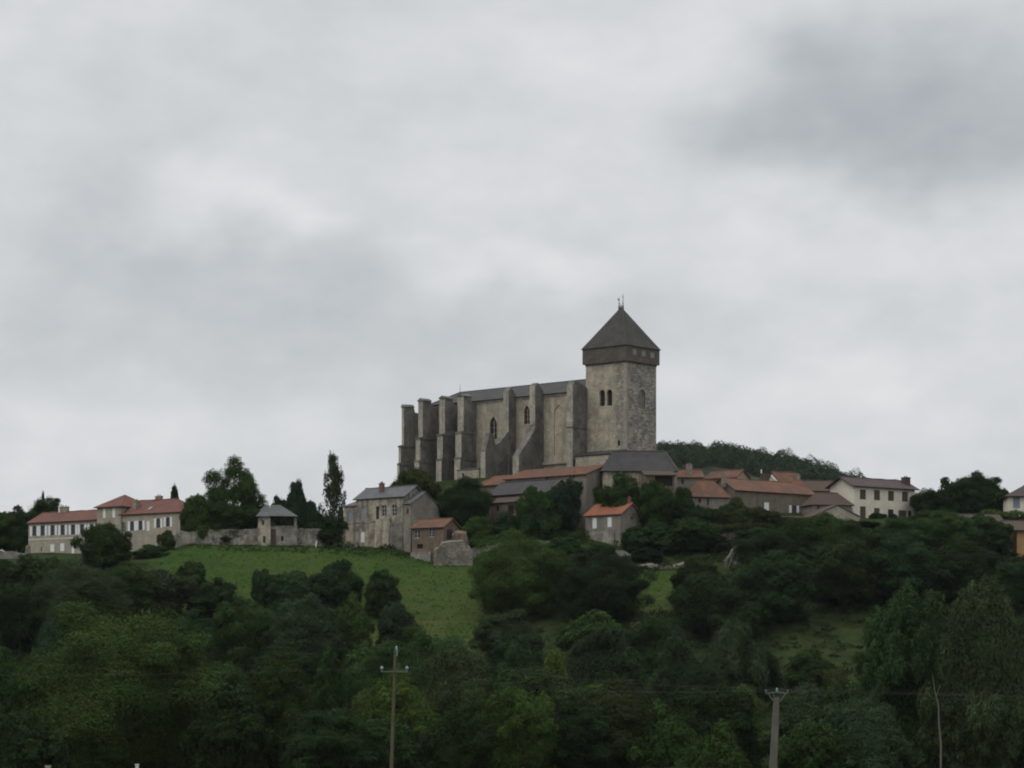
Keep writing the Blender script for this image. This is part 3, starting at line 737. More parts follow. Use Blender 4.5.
    foot = [(-60, y0n), (-64.2, 3.2), (-64.2, 8.2), (-60, y1n), (-11.3, y1n)]
    for a, b in zip(foot[1:] + [], foot[:-1]):
        pass
    for a, b in ((foot[1], foot[0]), (foot[2], foot[1]), (foot[3], foot[2]), (foot[4], foot[3])):
        nw.quad((*a, -6), (*b, -6), (*b, ZE), (*a, ZE))
    nw.quad((-11.3, y0n, -6), (-11.3, y1n, -6), (-11.3, y1n, ZE), (-11.3, y0n, ZE)); nw.poly([(-11.3, y0n, ZE), (-11.3, y1n, ZE), (-11.3, 5.7, ZR - .1)])
    nave = nw.build('nave_wall', M['lime'], root)
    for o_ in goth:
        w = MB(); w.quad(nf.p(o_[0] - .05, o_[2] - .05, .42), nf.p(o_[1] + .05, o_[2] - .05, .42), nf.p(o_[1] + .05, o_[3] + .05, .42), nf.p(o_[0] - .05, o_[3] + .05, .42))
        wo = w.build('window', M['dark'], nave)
        tq = MB(); c = (o_[0] + o_[1]) / 2; fbox(tq, nf, c - .07, c + .07, o_[2], o_[3] - .8, .3, .4)
        for q in (.25, .5, .72): fbox(tq, nf, o_[0], o_[1], o_[2] + (o_[3] - o_[2]) * q, o_[2] + (o_[3] - o_[2]) * q + .06, .32, .4)
        tq.build('tracery', M['lime_b'], nave)
    w = MB(); fbox(w, nf, blind[0] - .05, blind[1] + .05, blind[2] - .05, blind[3] + .05, .2, .4); w.build('blind_arch', M['lime'], nave)
    co = MB(); fbox(co, nf, 0, nf.L, ZE - .75, ZE - .45, -.22, .05)
    for k in range(70): fbox(co, nf, .3 + k * .69, .58 + k * .69, ZE - 1.05, ZE - .76, -.16, .03)
    co.build('cornice', M['lime_b'], nave)
    pl = MB(); fbox(pl, nf, 34, nf.L, zz(57.4), zz(57.9), -.5, .05); pl.build('plinth', M['lime_b'], nave)
    # roof with polygonal apse hip
    k = .55; ev = [(-11.2, -k - .3), (-60.3, -k - .3), (-64.9, 2.9), (-64.9, 8.5), (-60.3, y1n + k), (-11.2, y1n + k)]
    ze = ZE - .25; P = (-55.3, 5.7, ZR); Q = (-11.2, 5.7, ZR)
    E = [(*e_, ze) for e_ in ev]
    rf = MB(); rf.poly([E[1], E[0], Q, P]); rf.poly([E[2], E[1], P]); rf.poly([E[3], E[2], P]); rf.poly([E[4], E[3], P]); rf.poly([E[5], E[4], P, Q])
    nroof = rf.build('nave_roof', M['slate'], root, solid=.25)
    rc = MB(); rc.tube([(-11.2, 5.7, ZR + .03), P, E[1]], .13, 6); rc.tube([P, E[2]], .13, 6); rc.tube([(P[0], P[1], ZR), (P[0], P[1], ZR + 1.9)], [.06, .03], 6); rc.build('ridge_cap', M['lead'], nroof)

    # buttresses: profile (d outward, z) extruded by t; front skin is paler than the flanks, rain-blackened and with shade painted in
    def buttress(u, v, phi, prof, t, fronts=True, cap=None, name='buttress'):
        ph = R(phi); dirx = Vector((-math.sin(ph), -math.cos(ph), 0)); tx = Vector((math.cos(ph), -math.sin(ph), 0)); b = Vector((-u, v, 0))
        def P(d, z, s): return b + dirx * d + tx * (s * t / 2) + Vector((0, 0, z))
        side = MB(); front = MB(); n = len(prof)
        side.poly([P(d, z, -1) for d, z in prof][::-1]); side.poly([P(d, z, 1) for d, z in prof])
        for i in range(n):
            (d0, z0_), (d1, z1_) = prof[i], prof[(i + 1) % n]
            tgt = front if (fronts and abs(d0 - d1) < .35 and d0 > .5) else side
            tgt.quad(P(d0, z0_, -1), P(d0, z0_, 1), P(d1, z1_, 1), P(d1, z1_, -1))
        o = side.build(name, M['lichen_shade'], root)
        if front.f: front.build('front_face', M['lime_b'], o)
        if cap:
            d0, d1, zc, h = cap; c = MB(); ovh = .18
            a = [P(d0, zc, -1 - ovh), P(d1 + .2, zc, -1 - ovh), P(d1 + .2, zc, 1 + ovh), P(d0, zc, 1 + ovh)]
            c.hexa(a, [p + Vector((0, 0, .22)) for p in a])
            r0_, r1_ = P(d0, zc + .22 + h, 0), P(d1 + .2, zc + .22 + h, 0); a2 = [p + Vector((0, 0, .22)) for p in a]
            c.poly([a2[0], a2[1], r1_, r0_]); c.poly([a2[2], a2[3], r0_, r1_]); c.poly([a2[1], a2[2], r1_]); c.poly([a2[3], a2[0], r0_])
            c.build('cap', M['lichen_shade'], o)
        return o
    def band(u, v, phi, d, z, t, h=.4):
        ph = R(phi); dirx = Vector((-math.sin(ph), -math.cos(ph), 0)); tx = Vector((math.cos(ph), -math.sin(ph), 0)); b = Vector((-u, v, 0))
        m = MB(); q = t / 2 + .14
        lo = [b + dirx * d0 + tx * s + Vector((0, 0, z)) for d0, s in ((0, -q), (d + .16, -q), (d + .16, q), (0, q))]
        m.hexa(lo, [p + Vector((0, 0, h)) for p in lo]); return m
    zB = -6
    # right end pier, straight to the top
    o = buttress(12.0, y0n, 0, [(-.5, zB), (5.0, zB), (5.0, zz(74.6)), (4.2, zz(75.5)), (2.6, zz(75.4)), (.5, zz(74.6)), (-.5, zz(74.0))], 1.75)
    band(12.0, y0n, 0, 5.0, zz(64.9), 1.75, .25).build('string_course', M['lichen_shade'], o)
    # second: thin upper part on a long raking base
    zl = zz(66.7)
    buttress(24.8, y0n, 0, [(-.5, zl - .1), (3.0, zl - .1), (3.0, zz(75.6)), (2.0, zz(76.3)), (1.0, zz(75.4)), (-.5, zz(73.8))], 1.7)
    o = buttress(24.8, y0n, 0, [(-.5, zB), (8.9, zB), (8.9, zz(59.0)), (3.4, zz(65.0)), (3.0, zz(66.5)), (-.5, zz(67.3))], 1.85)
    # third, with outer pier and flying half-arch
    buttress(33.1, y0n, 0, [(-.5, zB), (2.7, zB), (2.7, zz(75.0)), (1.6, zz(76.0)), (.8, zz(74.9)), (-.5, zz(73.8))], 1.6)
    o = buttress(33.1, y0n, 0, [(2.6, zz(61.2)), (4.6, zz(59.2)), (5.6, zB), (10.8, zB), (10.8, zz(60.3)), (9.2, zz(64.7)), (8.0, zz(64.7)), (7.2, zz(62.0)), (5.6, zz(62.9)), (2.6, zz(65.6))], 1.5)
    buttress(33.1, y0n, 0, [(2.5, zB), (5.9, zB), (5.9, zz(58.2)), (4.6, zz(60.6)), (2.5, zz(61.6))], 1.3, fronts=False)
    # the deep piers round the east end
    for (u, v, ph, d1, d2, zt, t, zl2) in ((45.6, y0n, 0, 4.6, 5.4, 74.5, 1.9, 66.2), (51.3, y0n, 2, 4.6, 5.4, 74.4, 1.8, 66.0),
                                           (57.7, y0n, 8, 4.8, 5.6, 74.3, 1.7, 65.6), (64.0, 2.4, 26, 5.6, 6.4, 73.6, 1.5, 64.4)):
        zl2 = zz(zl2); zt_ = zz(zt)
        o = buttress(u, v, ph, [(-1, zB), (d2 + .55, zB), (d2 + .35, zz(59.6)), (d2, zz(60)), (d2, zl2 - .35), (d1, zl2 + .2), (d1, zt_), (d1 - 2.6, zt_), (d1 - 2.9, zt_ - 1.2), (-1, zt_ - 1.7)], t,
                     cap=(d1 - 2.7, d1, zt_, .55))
        band(u, v, ph, d2, zl2 - .45, t, .4).build('string_course', M['lichen_shade'], o)
        band(u, v, ph, d2 + .2, zz(59.5), t, .6).build('string_course', M['lichen_shade'], o)
    # lead rainwater pipe on the nave wall
    return root
build_cathedral()

# ------------------------------------------------------------------ annexes at the church foot
def V(root, fr, pxa, pxb, pye, off, W, z0, rise, roof, wm, rm, ops=(), o=.45, g=.35, hl=None, hr=None, pyref=None):
    x0, ze = fr.hit(pxa if pyref is None else pyref, pye, off); x0, _ = fr.hit(pxa, pye, off); x1, _ = fr.hit(pxb, pye, off)
    opl = [(q[0], q[1] - x0 if q[0] == 'front' else q[1], q[2] - x0 if q[0] == 'front' else q[2], *q[3:]) for q in ops]
    volume(root, x0, off, x1 - x0, W, z0, ze, rise, roof, wm, rm, opl, o, g, hl, hr)
    return x0, x1, ze
cf = Frm(626, 540, -40.7, 52)

r = tag(cf.root('tower_annex'), 'low stone annex with dark lean-to roof along the foot of the church tower', 'annex')
V(r, cf, 575.5, 611, 455.5, -5.6, 5.4, -6, 1.25, 'shed', M['lime'], M['slate'], o=.3, g=.2, pyref=577)

f_ = Frm(601, 527, 3, 50); r = tag(f_.root('slate_roofed_annex'), 'low building with big dark slate hipped roof in front of the church tower', 'annex')
x0, x1, ze = V(r, f_, 603, 675, 468.6, 0, 9.5, -8, 4.3, 'hip', M['manor'], M['slate'], [f_.op(622, 471.5, 625, 476, 'dark')], o=.6, hl=2.6, hr=1.6)
ac = MB(); zr = ze + 4.3
ac.tube([(x0 + 2.6, 4.75, zr + .05), (x1 - 1.6, 4.75, zr + .05), (x1 + .6, -.6, ze - .35)], .12, 6); ac.build('ridge_cap', M['concrete'], r)

r = tag(cf.root('orange_roofed_range'), 'long low range with weathered orange tile roof along the foot of the church', 'building')
V(r, cf, 505, 586, 473.2, -17, 7, -12, 2.4, 'shed', M['render_g'], M['tile'], [cf.op(545, 476, 548, 480, 'dark', 0, -17), cf.op(572, 474, 575, 478, 'dark', 0, -17)], o=.5, pyref=585)
V(r, cf, 475, 504.5, 485.2, -17.6, 7, -12, 2.6, 'shed', M['render_b'], M['tile'], [], o=.5, pyref=478)
f_ = Frm(456.5, 562, -40.7, 52); r = tag(f_.root('low_stone_outbuilding'), 'small pale stone outbuilding between the buttress feet of the church', 'outbuilding')
V(r, f_, 457, 479, 470, 0, 3, -8, .5, 'shed', M['lime'], M['slate_g'], [f_.op(462, 473, 464, 478, 'dark')], o=.12, g=.1)
f_ = Frm(490, 534, -42, 45); r = tag(f_.root('slate_roofed_house'), 'house with sagging dark slate roof and dark gable below the long orange range', 'house')
x0, x1, ze = V(r, f_, 490, 548, 493.5, 0, 8, -8, 2.7, 'gable_s', M['render_b'], M['slate'], [f_.op(500, 497, 503, 502, 'dark'), f_.op(515, 496, 518, 501, 'closed'), f_.op(536, 493, 539, 498, 'dark')], o=.6, g=.5, pyref=500)
vg = MB(); vg.tube([(x1 + .55, -.6, ze - .32), (x1 + .55, 4, ze + 2.75)], .11, 6); vg.build('verge', M['concrete'], r)
x0, x1, ze = V(r, f_, 490.5, 522, 502.5, -3.2, 3, -8, 1.3, 'shed', M['brick'], M['tile_old'], [f_.op(496, 506, 499, 511, 'hole', 0, -3.2), f_.op(508, 505, 514, 514, 'hole', 0, -3.2)], o=.4)
sk = chimney(r, 14.5, 6.5, 2, 6.2)

# ------------------------------------------------------------------ long red-roofed house, far left
f_ = Frm(28, 545, -35, 33); r = tag(f_.root('long_red_roofed_house'), 'long two-storey house with red tile roofs, raised centre and white shutters', 'house')
ops = [f_.op(p - 2.1, 526 - (p - 34) * .035, p + 2.1, 536 - (p - 34) * .035, 'open') for p in (34.5, 42.8, 52.7, 62.8, 73.2, 82.2, 91.8)]
ops += [f_.op(50, 544, 54.2, 551.6, 'closed'), f_.op(60, 543, 64.2, 551, 'closed'), f_.op(71.5, 541.8, 74.2, 555, 'door'), f_.op(40.8, 547, 42, 551, 'hole')]
x0, x1, ze = V(r, f_, 28.5, 97, 522.0, 0, 9, -6, 2.3, 'gable_s', M['render'], M['tile_red'], ops, o=.5, g=.3, hl=4)
bnd = MB(); bnd.box(x0 - .03, x1, -.06, .05, f_.hit(60, 538.5)[1] - .1, f_.hit(60, 538.5)[1] + .1); bnd.build('string_course', M['render_w'], r)
chimney(r, f_.hit(64.5, 510, 4.6)[0], 4.6, ze + 1.8, ze + 3.3, 2.2, .8)
chimney(r, f_.hit(60, 510, 4.6)[0], 4.6, ze + 1.8, ze + 3.5, .5, .5, 'white')
ops = [f_.op(102.6, 508.5, 105.6, 518, 'closed', 0, -.35), f_.op(112, 508.0, 115, 517.6, 'closed', 0, -.35), f_.op(104, 526, 107, 535, 'dark', 0, -.35)]
x0, x1, zec = V(r, f_, 97, 120.8, 506, -.35, 10, -6, 2.7, 'hip', M['render'], M['tile_red'], ops, o=.6)
ops = [f_.op(p - 2.0, y - 5, p + 2.0, y + 4.6, 'open', 1) for p, y in ((123.6, 527), (132.2, 526.2), (140.6, 525.6), (158.4, 523.3), (168, 522.2))]
ops += [f_.op(146.5, 520.6, 149.5, 530.6, 'closed', 1), f_.op(128, 543, 131, 550, 'hole')]
ops[0] = (*ops[0][:5], 'white', 1)
x2, x3, ze = V(r, f_, 120.8, 180, 513.2, 0, 9.5, -6, 3.0, 'hip', M['render'], M['tile_red'], ops, o=.5, hl=.3, hr=5, pyref=125)
chimney(r, f_.hit(137, 505, 2)[0], 2.0, ze + .6, ze + 2.6, .9, 1.4)
chimney(r, f_.hit(159, 500, 5.2)[0], 5.2, ze + 1.8, ze + 3.7, 1.6, .8, 'chim')
sk = MB(); xx = f_.hit(145, 508)[0]; sk.hexa([(xx, .8, ze + .55), (xx + .8, .8, ze + .55), (xx + .8, 1.7, ze + 1.12), (xx, 1.7, ze + 1.12)], [(xx, .8, ze + .68), (xx + .8, .8, ze + .68), (xx + .8, 1.7, ze + 1.25), (xx, 1.7, ze + 1.25)]); sk.build('skylight', M['bluegrey'], r)
bs = MB(); bs.hexa([(-2.2, -1.6, -6), (2, -1.6, -6), (2, 2, -6), (-2.2, 2, -6)], [(-.4, -.1, f_.hit(28, 545)[1]), (.6, -.1, f_.hit(28, 545)[1]), (.6, 2, f_.hit(28, 545)[1]), (-.4, 2, f_.hit(28, 545)[1])]); bs.build('sloping_base', M['rubble'], r)

# ------------------------------------------------------------------ walls, gatehouse, manor
def stone_wall(name, label, pts, thick, mat, D_of=None, cat='wall', jag=.25, seed=1, depth=5):
    """wall along (px, D, top row) points with a ragged rubble top"""
    rr = random.Random(seed); mb = MB(); P = []
    for (p0, p1) in zip(pts, pts[1:]):
        a, b = at(p0[0], p0[2], p0[1]), at(p1[0], p1[2], p1[1]); n = max(1, int((b - a).length / 1.1))
        for k in range(n): P.append(a.lerp(b, k / n))
    P.append(at(pts[-1][0], pts[-1][2], pts[-1][1]))
    base = min(ground(p.x, p.y) for p in P) - depth
    d = (P[-1] - P[0]); nrm = Vector((-d.y, d.x, 0)).normalized() * thick
    P = [Vector((p.x, p.y, p.z + rr.uniform(-jag, jag))) for p in P]
    for a, b in zip(P, P[1:]):
        mb.quad((a.x, a.y, base), (b.x, b.y, base), b, a)
        mb.quad(a, b, b + nrm, a + nrm)
        mb.quad((b.x + nrm.x, b.y + nrm.y, base), (a.x + nrm.x, a.y + nrm.y, base), a + nrm, b + nrm)
    for p in (P[0], P[-1]): mb.quad((p.x, p.y, base), p, p + nrm, (p.x + nrm.x, p.y + nrm.y, base))
    return tag(mb.build(name, M[mat]), label, cat, None, 'thing')
stone_wall('garden_wall', 'grey rubble wall along the top of the meadow, left of the gatehouse', [(176, 514, 532), (200, 515, 530), (240, 516, 529), (258, 516, 528.5)], .8, 'rubble', seed=2)
stone_wall('garden_wall', 'overgrown rubble wall between the gatehouse and the dark round shrub', [(296, 517, 528), (320, 518, 529), (346, 520, 529)], .8, 'rubble', seed=3)
stone_wall('boundary_wall', 'low pale wall at far left, beside the long red-roofed house', [(-40, 522, 552), (10, 519, 551), (26, 517, 553)], .6, 'rubble_l', seed=4)
stone_wall('terrace_wall', 'low ruined stone terrace wall right of the long red-roofed house', [(160, 509, 541), (172, 510, 536), (181, 511, 534)], 2.2, 'rubble', seed=5)
# gatehouse pavilion
f_ = Frm(258, 514, 4, 34); r = tag(f_.root('gatehouse'), 'small pale gatehouse with grey slate pyramid roof and open shed bay', 'gatehouse')
x0, x1, ze = V(r, f_, 258, 270.5, 514.5, 0, 5, -4, 2.0, 'hip', M['manor'], M['slate_g'], [f_.op(262, 520, 264, 525, 'dark'), f_.op(263, 536, 265.5, 543, 'dark')], o=.5, hr=.3)
x0b, x1b, zeb = V(r, f_, 270.6, 297, 526, .5, 4.4, -4, .35, 'shed', M['rubble_l'], M['rubble'], [f_.op(271, 529, 276, 546.5, 'door_brown', 0, .5), f_.op(281, 536, 283.5, 541, 'hole', 0, .5)], o=.1, g=.05)
pm = MB(); pm.box(x1b - .65, x1b - .05, .25, .85, zeb, f_.hit(296, 517)[1]); pm.build('pillar', M['rubble_l'], r); pm = MB(); pm.box(x0b + .1, x0b + .6, 4.0, 4.5, zeb, f_.hit(272, 514)[1]); pm.build('pillar', M['rubble_l'], r)
rf = MB(); zt = f_.hit(278, 505.5)[1] + .3; zl = f_.hit(297, 516.5)[1]; xm = f_.hit(277, 510)[0]; xq = f_.hit(298.5, 516)[0]; xs = f_.hit(270, 516)[0]
rf.poly([(xs, -.6, zl + .1), (xq, -.6, zl), (xm + .6, 2.5, zt), (xs, 2.5, zt)]); rf.poly([(xq, -.6, zl), (xq, 5.2, zl), (xm + .6, 2.5, zt)]); rf.poly([(xq, 5.2, zl), (xs, 5.2, zl + .1), (xs, 2.5, zt), (xm + .6, 2.5, zt)])
rf.build('roof', M['slate_g'], r, solid=.18)
for k in range(3):
    b = MB(); xx = xs + (xq - xs) * (k + .8) / 3.6; b.box(xx - .08, xx + .08, -.3, 4.8, zl - .25, zl - .08); b.build('beam', M['brownp'], r)
pst = MB(); p = at(316, 549, 513); zg = ground(p.x, p.y); pst.tube([(p.x, p.y, zg - .5), (p.x, p.y, zg + .7), (p.x + .12, p.y, zg + 1.5)], [.16, .15, .1], 7)
tag(pst.build('gate_post', M['white']), 'short white post on the grass below the dark round shrub', 'post')

# manor
f_ = Frm(344, 528, -40, 33); r = tag(f_.root('manor_house'), 'tall stained pale stone house with grey slate roof above the meadow', 'house')
V(r, f_, 344, 356, 506, 0, 6, -5, 1.9, 'shed', M['manor'], M['slate_g'], [f_.op(348.5, 512, 352.5, 521, 'blue'), f_.op(347.5, 528, 349, 531, 'hole')], o=.25, g=.2)
ops = [f_.op(361, 508.3, 365, 521, 'blue'), f_.op(376, 506.6, 379, 519.6, 'dark'), f_.op(381.3, 505, 386.3, 516.5, 'white'), f_.op(391.5, 504.5, 396.8, 516.2, 'white'), f_.op(360.6, 531.5, 364.6, 542.5, 'closed', 1), f_.op(376.2, 522, 378, 525.5, 'hole')]
x0, x1, ze = V(r, f_, 356, 403, 498.3, 0, 7.5, -5, 2.35, 'gable_s', M['manor'], M['slate_g'], ops, o=.4, g=.7, pyref=357)
chimney(r, f_.hit(372.5, 492)[0] + .8, 2.1, ze + .6, ze + 3.0, .95, .8, 'chim_r')
bc = MB()
bx = [f_.hit(p, 540)[0] for p in (377, 391, 404)]; zt = f_.hit(385, 519)[1]
bc.hexa([(bx[0] - .4, -1.5, -5), (bx[1], -1.5, -5), (bx[1], .2, -5), (bx[0] - .4, .2, -5)], [(bx[0], -.35, zt), (bx[1], -.35, zt), (bx[1], .2, zt), (bx[0], .2, zt)])
bc.build('battered_base', M['manor'], r); bc = MB()
bc.hexa([(bx[1] + .02, -1.1, -5), (bx[2], -.8, -5), (bx[2], .2, -5), (bx[1] + .02, .2, -5)], [(bx[1] + .02, -.3, zt - 1), (bx[2], -.25, zt - 1), (bx[2], .2, zt - 1), (bx[1] + .02, .2, zt - 1)])
bc.build('battered_base', M['stain'], r)
sill = MB(); zs = f_.hit(360, 523)[1]; sill.box(f_.hit(344, 523)[0], bx[0] - .2, -.08, .03, zs, zs + .14); sill.build('string_course', M['rubble'], r)
stp = MB(); a = f_.hit(350, 545)[0]; b = f_.hit(368, 545)[0]; zs = f_.hit(356, 541.5)[1]
stp.hexa([(a, -1.6, -5), (b, -1.6, -5), (b, -.05, -5), (a, -.05, -5)], [(a, -1.6, zs), (b - 2.6, -1.6, zs), (b - 2.6, -.05, zs), (a, -.05, zs)]); stp.build('stair', M['rubble'], r)
x0, x1, ze = V(r, f_, 403.4, 410.6, 503, -.4, 9.2, -5, 2.6, 'gable_s', M['render_g'], M['slate_g'], [f_.op(406.8, 508.5, 408.6, 514, 'dark', 0, -.4)], o=.3, g=.2, pyref=408)

# small brown house and bastion
f_ = Frm(411, 511, -33, 34); r = tag(f_.root('brown_cottage'), 'little brown cottage with faded orange roof beside the tall stained stone house', 'house')
x0, x1, ze = V(r, f_, 412, 443.5, 527, 0, 6, -6, 1.75, 'gable_s', M['brick'], M['tile'], [f_.op(414, 529.8, 420, 538.2, 'white'), f_.op(428.2, 528.4, 434.4, 537, 'white'), f_.op(417, 544, 423, 548.5, 'hole')], o=.5, g=.4)
y0_, z0_ = f_.hitx(448.5, 536, x1)
pf = MB(); pf.box(x0 - .04, x1 - 3, -.5, .2, -6, f_.hit(425, 552)[1]); pf.build('stone_base', M['rubble_l'], r)
vg = MB(); vg.tube([(x0 - .42, -.5, ze - .28), (x0 - .42, 3, ze + 1.82)], .1, 6); vg.build('verge', M['concrete'], r)
pw = MB(); pw.box(x1 + .02, x1 + .1, 1.2, 3.2, ze - 2.6, ze - .7); pw.build('window', M['glass'], r)
def blocky(name, label, cat, corners, D, depth, mat, seed=1, jag=.3):
    """rough masonry or rock face: outline in picture rows at distance D, given real thickness and a ragged skin"""
    rr = random.Random(seed); pts = [at(px, py, D) for px, py in corners]; bm = bmesh.new()
    fr_ = [bm.verts.new(p) for p in pts]; bk = [bm.verts.new(p + Vector((0, depth, .6))) for p in pts]; n = len(pts)
    bm.faces.new(fr_); bm.faces.new(bk[::-1])
    for i in range(n): bm.faces.new((fr_[i], bk[i], bk[(i + 1) % n], fr_[(i + 1) % n]))
    bmesh.ops.triangulate(bm, faces=bm.faces[:]); bmesh.ops.subdivide_edges(bm, edges=bm.edges[:], cuts=3, use_grid_fill=True)
    for v in bm.verts: v.co += Vector((rr.uniform(-jag, jag), rr.uniform(-jag, jag) * 1.6, rr.uniform(-jag, jag)))
    bmesh.ops.recalc_face_normals(bm, faces=bm.faces[:])
    me = bpy.data.meshes.new(name); bm.to_mesh(me); bm.free(); o = bpy.data.objects.new(name, me); C.objects.link(o); me.materials.append(M[mat])
    return tag(o, label, cat)
blocky('bastion', 'pale rubble bastion with sloping stair at the right end of the meadow', 'wall', [(434, 577), (434, 550), (438.5, 548.5), (441, 543.5), (453, 541.5), (463, 541), (464.5, 545.5), (469, 547.5), (472, 553), (473, 577)], 503, 4, 'masonry', 3, .04)
blocky('bastion_wall', 'brownish stone wall stub standing behind the pale bastion', 'wall', [(452, 560), (452, 536), (456, 533), (466, 534), (469, 548), (470, 560)], 506, 1.2, 'brick', 13, .1)
stp = MB()
for k in range(9):
    p = at(440.5 + k * 1.3, 543.5 + k * 1.9, 501.7); stp.box(p.x, p.x + .4, p.y - .4, p.y + .7, p.z - .6, p.z)
tag(stp.build('stone_steps', M['rubble']), 'dark stone steps running down the pale bastion', 'steps')
stone_wall('terrace_wall', 'long hedge-topped terrace wall between the pale bastion and the lone orange-roofed hut', [(470, 513, 549), (500, 514, 543), (545, 516, 540), (592, 517, 540)], 1, 'rubble', seed=8)

# lone hut
f_ = Frm(585, 518, -40, 37); r = tag(f_.root('lone_orange_roofed_hut'), 'small lone stone hut with bright orange roof and two white shutters', 'hut')
x0, x1, ze = V(r, f_, 585.5, 620.5, 514.4, 0, 7.6, -6, 2.35, 'gable_s', M['render_g'], M['tile_new'], [f_.op(592.3, 518, 596.6, 528.4, 'closed'), f_.op(607.3, 517, 611.6, 527, 'closed')], o=.45, g=.45, pyref=590)
fl = MB(); fl.hexa([(-.9, -1.1, -5), (x1 - 1.5, -1.1, -5), (x1 - 1.5, 1, -5), (-.9, 1, -5)], [(.2, -.12, f_.hit(600, 532)[1]), (x1 - 1.5, -.12, f_.hit(600, 530)[1]), (x1 - 1.5, 1, f_.hit(600, 530)[1]), (.2, 1, f_.hit(600, 532)[1])]); fl.build('battered_base', M['rubble_l'], r)
chimney(r, x1 - .5, 3.8, ze + 2.1, ze + 3.3, .6, .6, 'chim_r')
stone_wall('rubble_bank', 'broken grey rubble bank below the lone orange-roofed hut', [(610, 504, 556), (618, 504, 551), (630, 504.5, 552), (641, 505, 556)], 1.4, 'rubble', seed=12, jag=.6)
blocky('rock_ledge', 'pale broken rock ledge above the small grass clearing', 'rock', [(632, 577), (634, 568), (648, 565), (664, 567), (684, 565), (686, 577)], 497, 4, 'rock', 6, .3)
blocky('ruined_wall', 'pointed pale ruined wall half hidden in trees below the big grey house', 'ruin', [(724, 585), (725, 562), (730, 556), (734, 550), (738, 547), (743, 552), (745, 562), (742, 585)], 496, 3, 'rock', 7, .2)
blocky('rock_ledge', 'low brown stone ledge at the foot of the meadow', 'rock', [(497, 643), (500, 637), (508, 633), (514, 634), (517, 643)], 457, 3, 'rock', 8, .2)
stone_wall('terrace_wall', 'ivy-topped retaining wall under the big grey house', [(697, 512, 528), (730, 513, 527), (768, 514, 527)], 1, 'rubble', seed=9)
stone_wall('terrace_wall', 'low orange-brown garden wall in front of the cream house with brown shutters', [(862, 531, 525), (885, 533, 526.5), (900, 535, 526)], .6, 'brick', seed=10)

# ------------------------------------------------------------------ right-hand village
f_ = Frm(646, 522, 5, 48); r = tag(f_.root('open_shed'), 'open brown shed with sagging tile roof beside the slate hipped roof', 'shed')
V(r, f_, 646, 675, 474.3, 0, 5, -7, 1.2, 'shed', M['brick'], M['tile_old'], [f_.op(655, 476, 672.5, 486, 'hole')], o=.5)
pm = MB(); a = f_.hit(674, 480)[0]; pm.box(a, a + .6, -.35, .25, -7, f_.hit(675, 474.5)[1]); pm.build('pillar', M['render_g'], r)
f_ = Frm(672, 539, 8, 48); r = tag(f_.root('orange_roofed_house'), 'house with orange roof and square chimney, right of the open shed', 'house')
x0, x1, ze = V(r, f_, 674, 703, 476, 0, 7, -7, 1.7, 'gable_s', M['render_g'], M['tile'], [f_.op(681, 479, 684, 484, 'dark')], o=.5, g=.4)
chimney(r, f_.hit(690.5, 470)[0], 1.6, ze + .3, ze + 2.6, 1.3, 1, 'chim')
f_ = Frm(706, 553, -36, 46); r = tag(f_.root('pale_gabled_house'), 'house with faded tile roof and pale right gable, behind the big grey house', 'house')
x0, x1, ze = V(r, f_, 706, 736, 477.8, 0, 6, -7, 1.7, 'gable_s', M['render'], M['tile'], [f_.op(712, 481.5, 715, 486, 'dark')], o=.5, g=.4)
f_ = Frm(690, 528, 20, 42); r = tag(f_.root('low_hipped_house'), 'low house with weathered hipped tile roof left of the big grey house', 'house')
V(r, f_, 692, 729, 495, 0, 8, -7, 3.6, 'hip', M['render_g'], M['tile'], [f_.op(698, 498, 701, 503, 'dark'), f_.op(707, 498, 709, 505, 'dark')], o=.5, hl=4, hr=2, pyref=705)
f_ = Frm(731, 534, 38, 41); r = tag(f_.root('big_grey_house'), 'big grey-brown walled house with long mossy orange roof and two white-shuttered windows', 'house')
ops = [f_.op(764.3, 502.3, 769.2, 513.6, 'closed'), f_.op(791.6, 505.5, 796.4, 515, 'open')]
x0, x1, ze = V(r, f_, 735, 815, 488.9, 0, 9, -7, 2.7, 'gable_s', M['render_b'], M['tile'], ops, o=.5, g=.35, pyref=737)
bl = MB(); a = f_.hit(787, 516)[0]; b = f_.hit(809, 516)[0]; z_ = f_.hit(797, 515.6)[1]; bl.box(a, b, -1.1, -.02, z_ - .25, z_ - .08); bl.box(a, a + .12, -1.1, -1.02, z_ - .08, z_ + .15); bl.build('balcony', M['lead'], r)
chimney(r, .6, 3.0, ze + .6, ze + 2.9, .8, .8, 'chim'); 
c = chimney(r, f_.hit(776, 480)[0] + 2.2, 6.0, ze + 1.5, ze + 4.4, 2.0, 1.0, 'brownp')
wp = MB(); a = f_.hit(774, 480)[0] + 1.8; wp.tube([(a, 6, ze + 4.5), (a, 6, ze + 5.4)], .16, 7); wp.build('chimney_pot', M['white'], c)
f_ = Frm(782, 549, 30, 44); r = tag(f_.root('white_verged_house'), 'small house with bright orange roof edged by a white verge', 'house')
x0, x1, ze = V(r, f_, 783, 805, 486, 0, 8, -7, 3.6, 'gable_s', M['render_w'], M['tile'], [], o=.5, g=.4)
vg = MB(); vg.tube([(x0 - .42, -.5, ze - .3), (x0 - .42, 4, ze + 2.68)], .15, 6); vg.build('verge', M['white'], r)
chimney(r, x1 - .4, 2.2, ze + .5, ze + 2.8, .8, .8, 'chim')
f_ = Frm(806, 556, 12, 44); r = tag(f_.root('brown_roofed_house'), 'house with dull red-brown roof behind the white-verged orange roof', 'house')
V(r, f_, 807, 838, 489.5, 0, 8, -7, 2.4, 'gable_s', M['render_b'], M['tile_old'], [], o=.5)
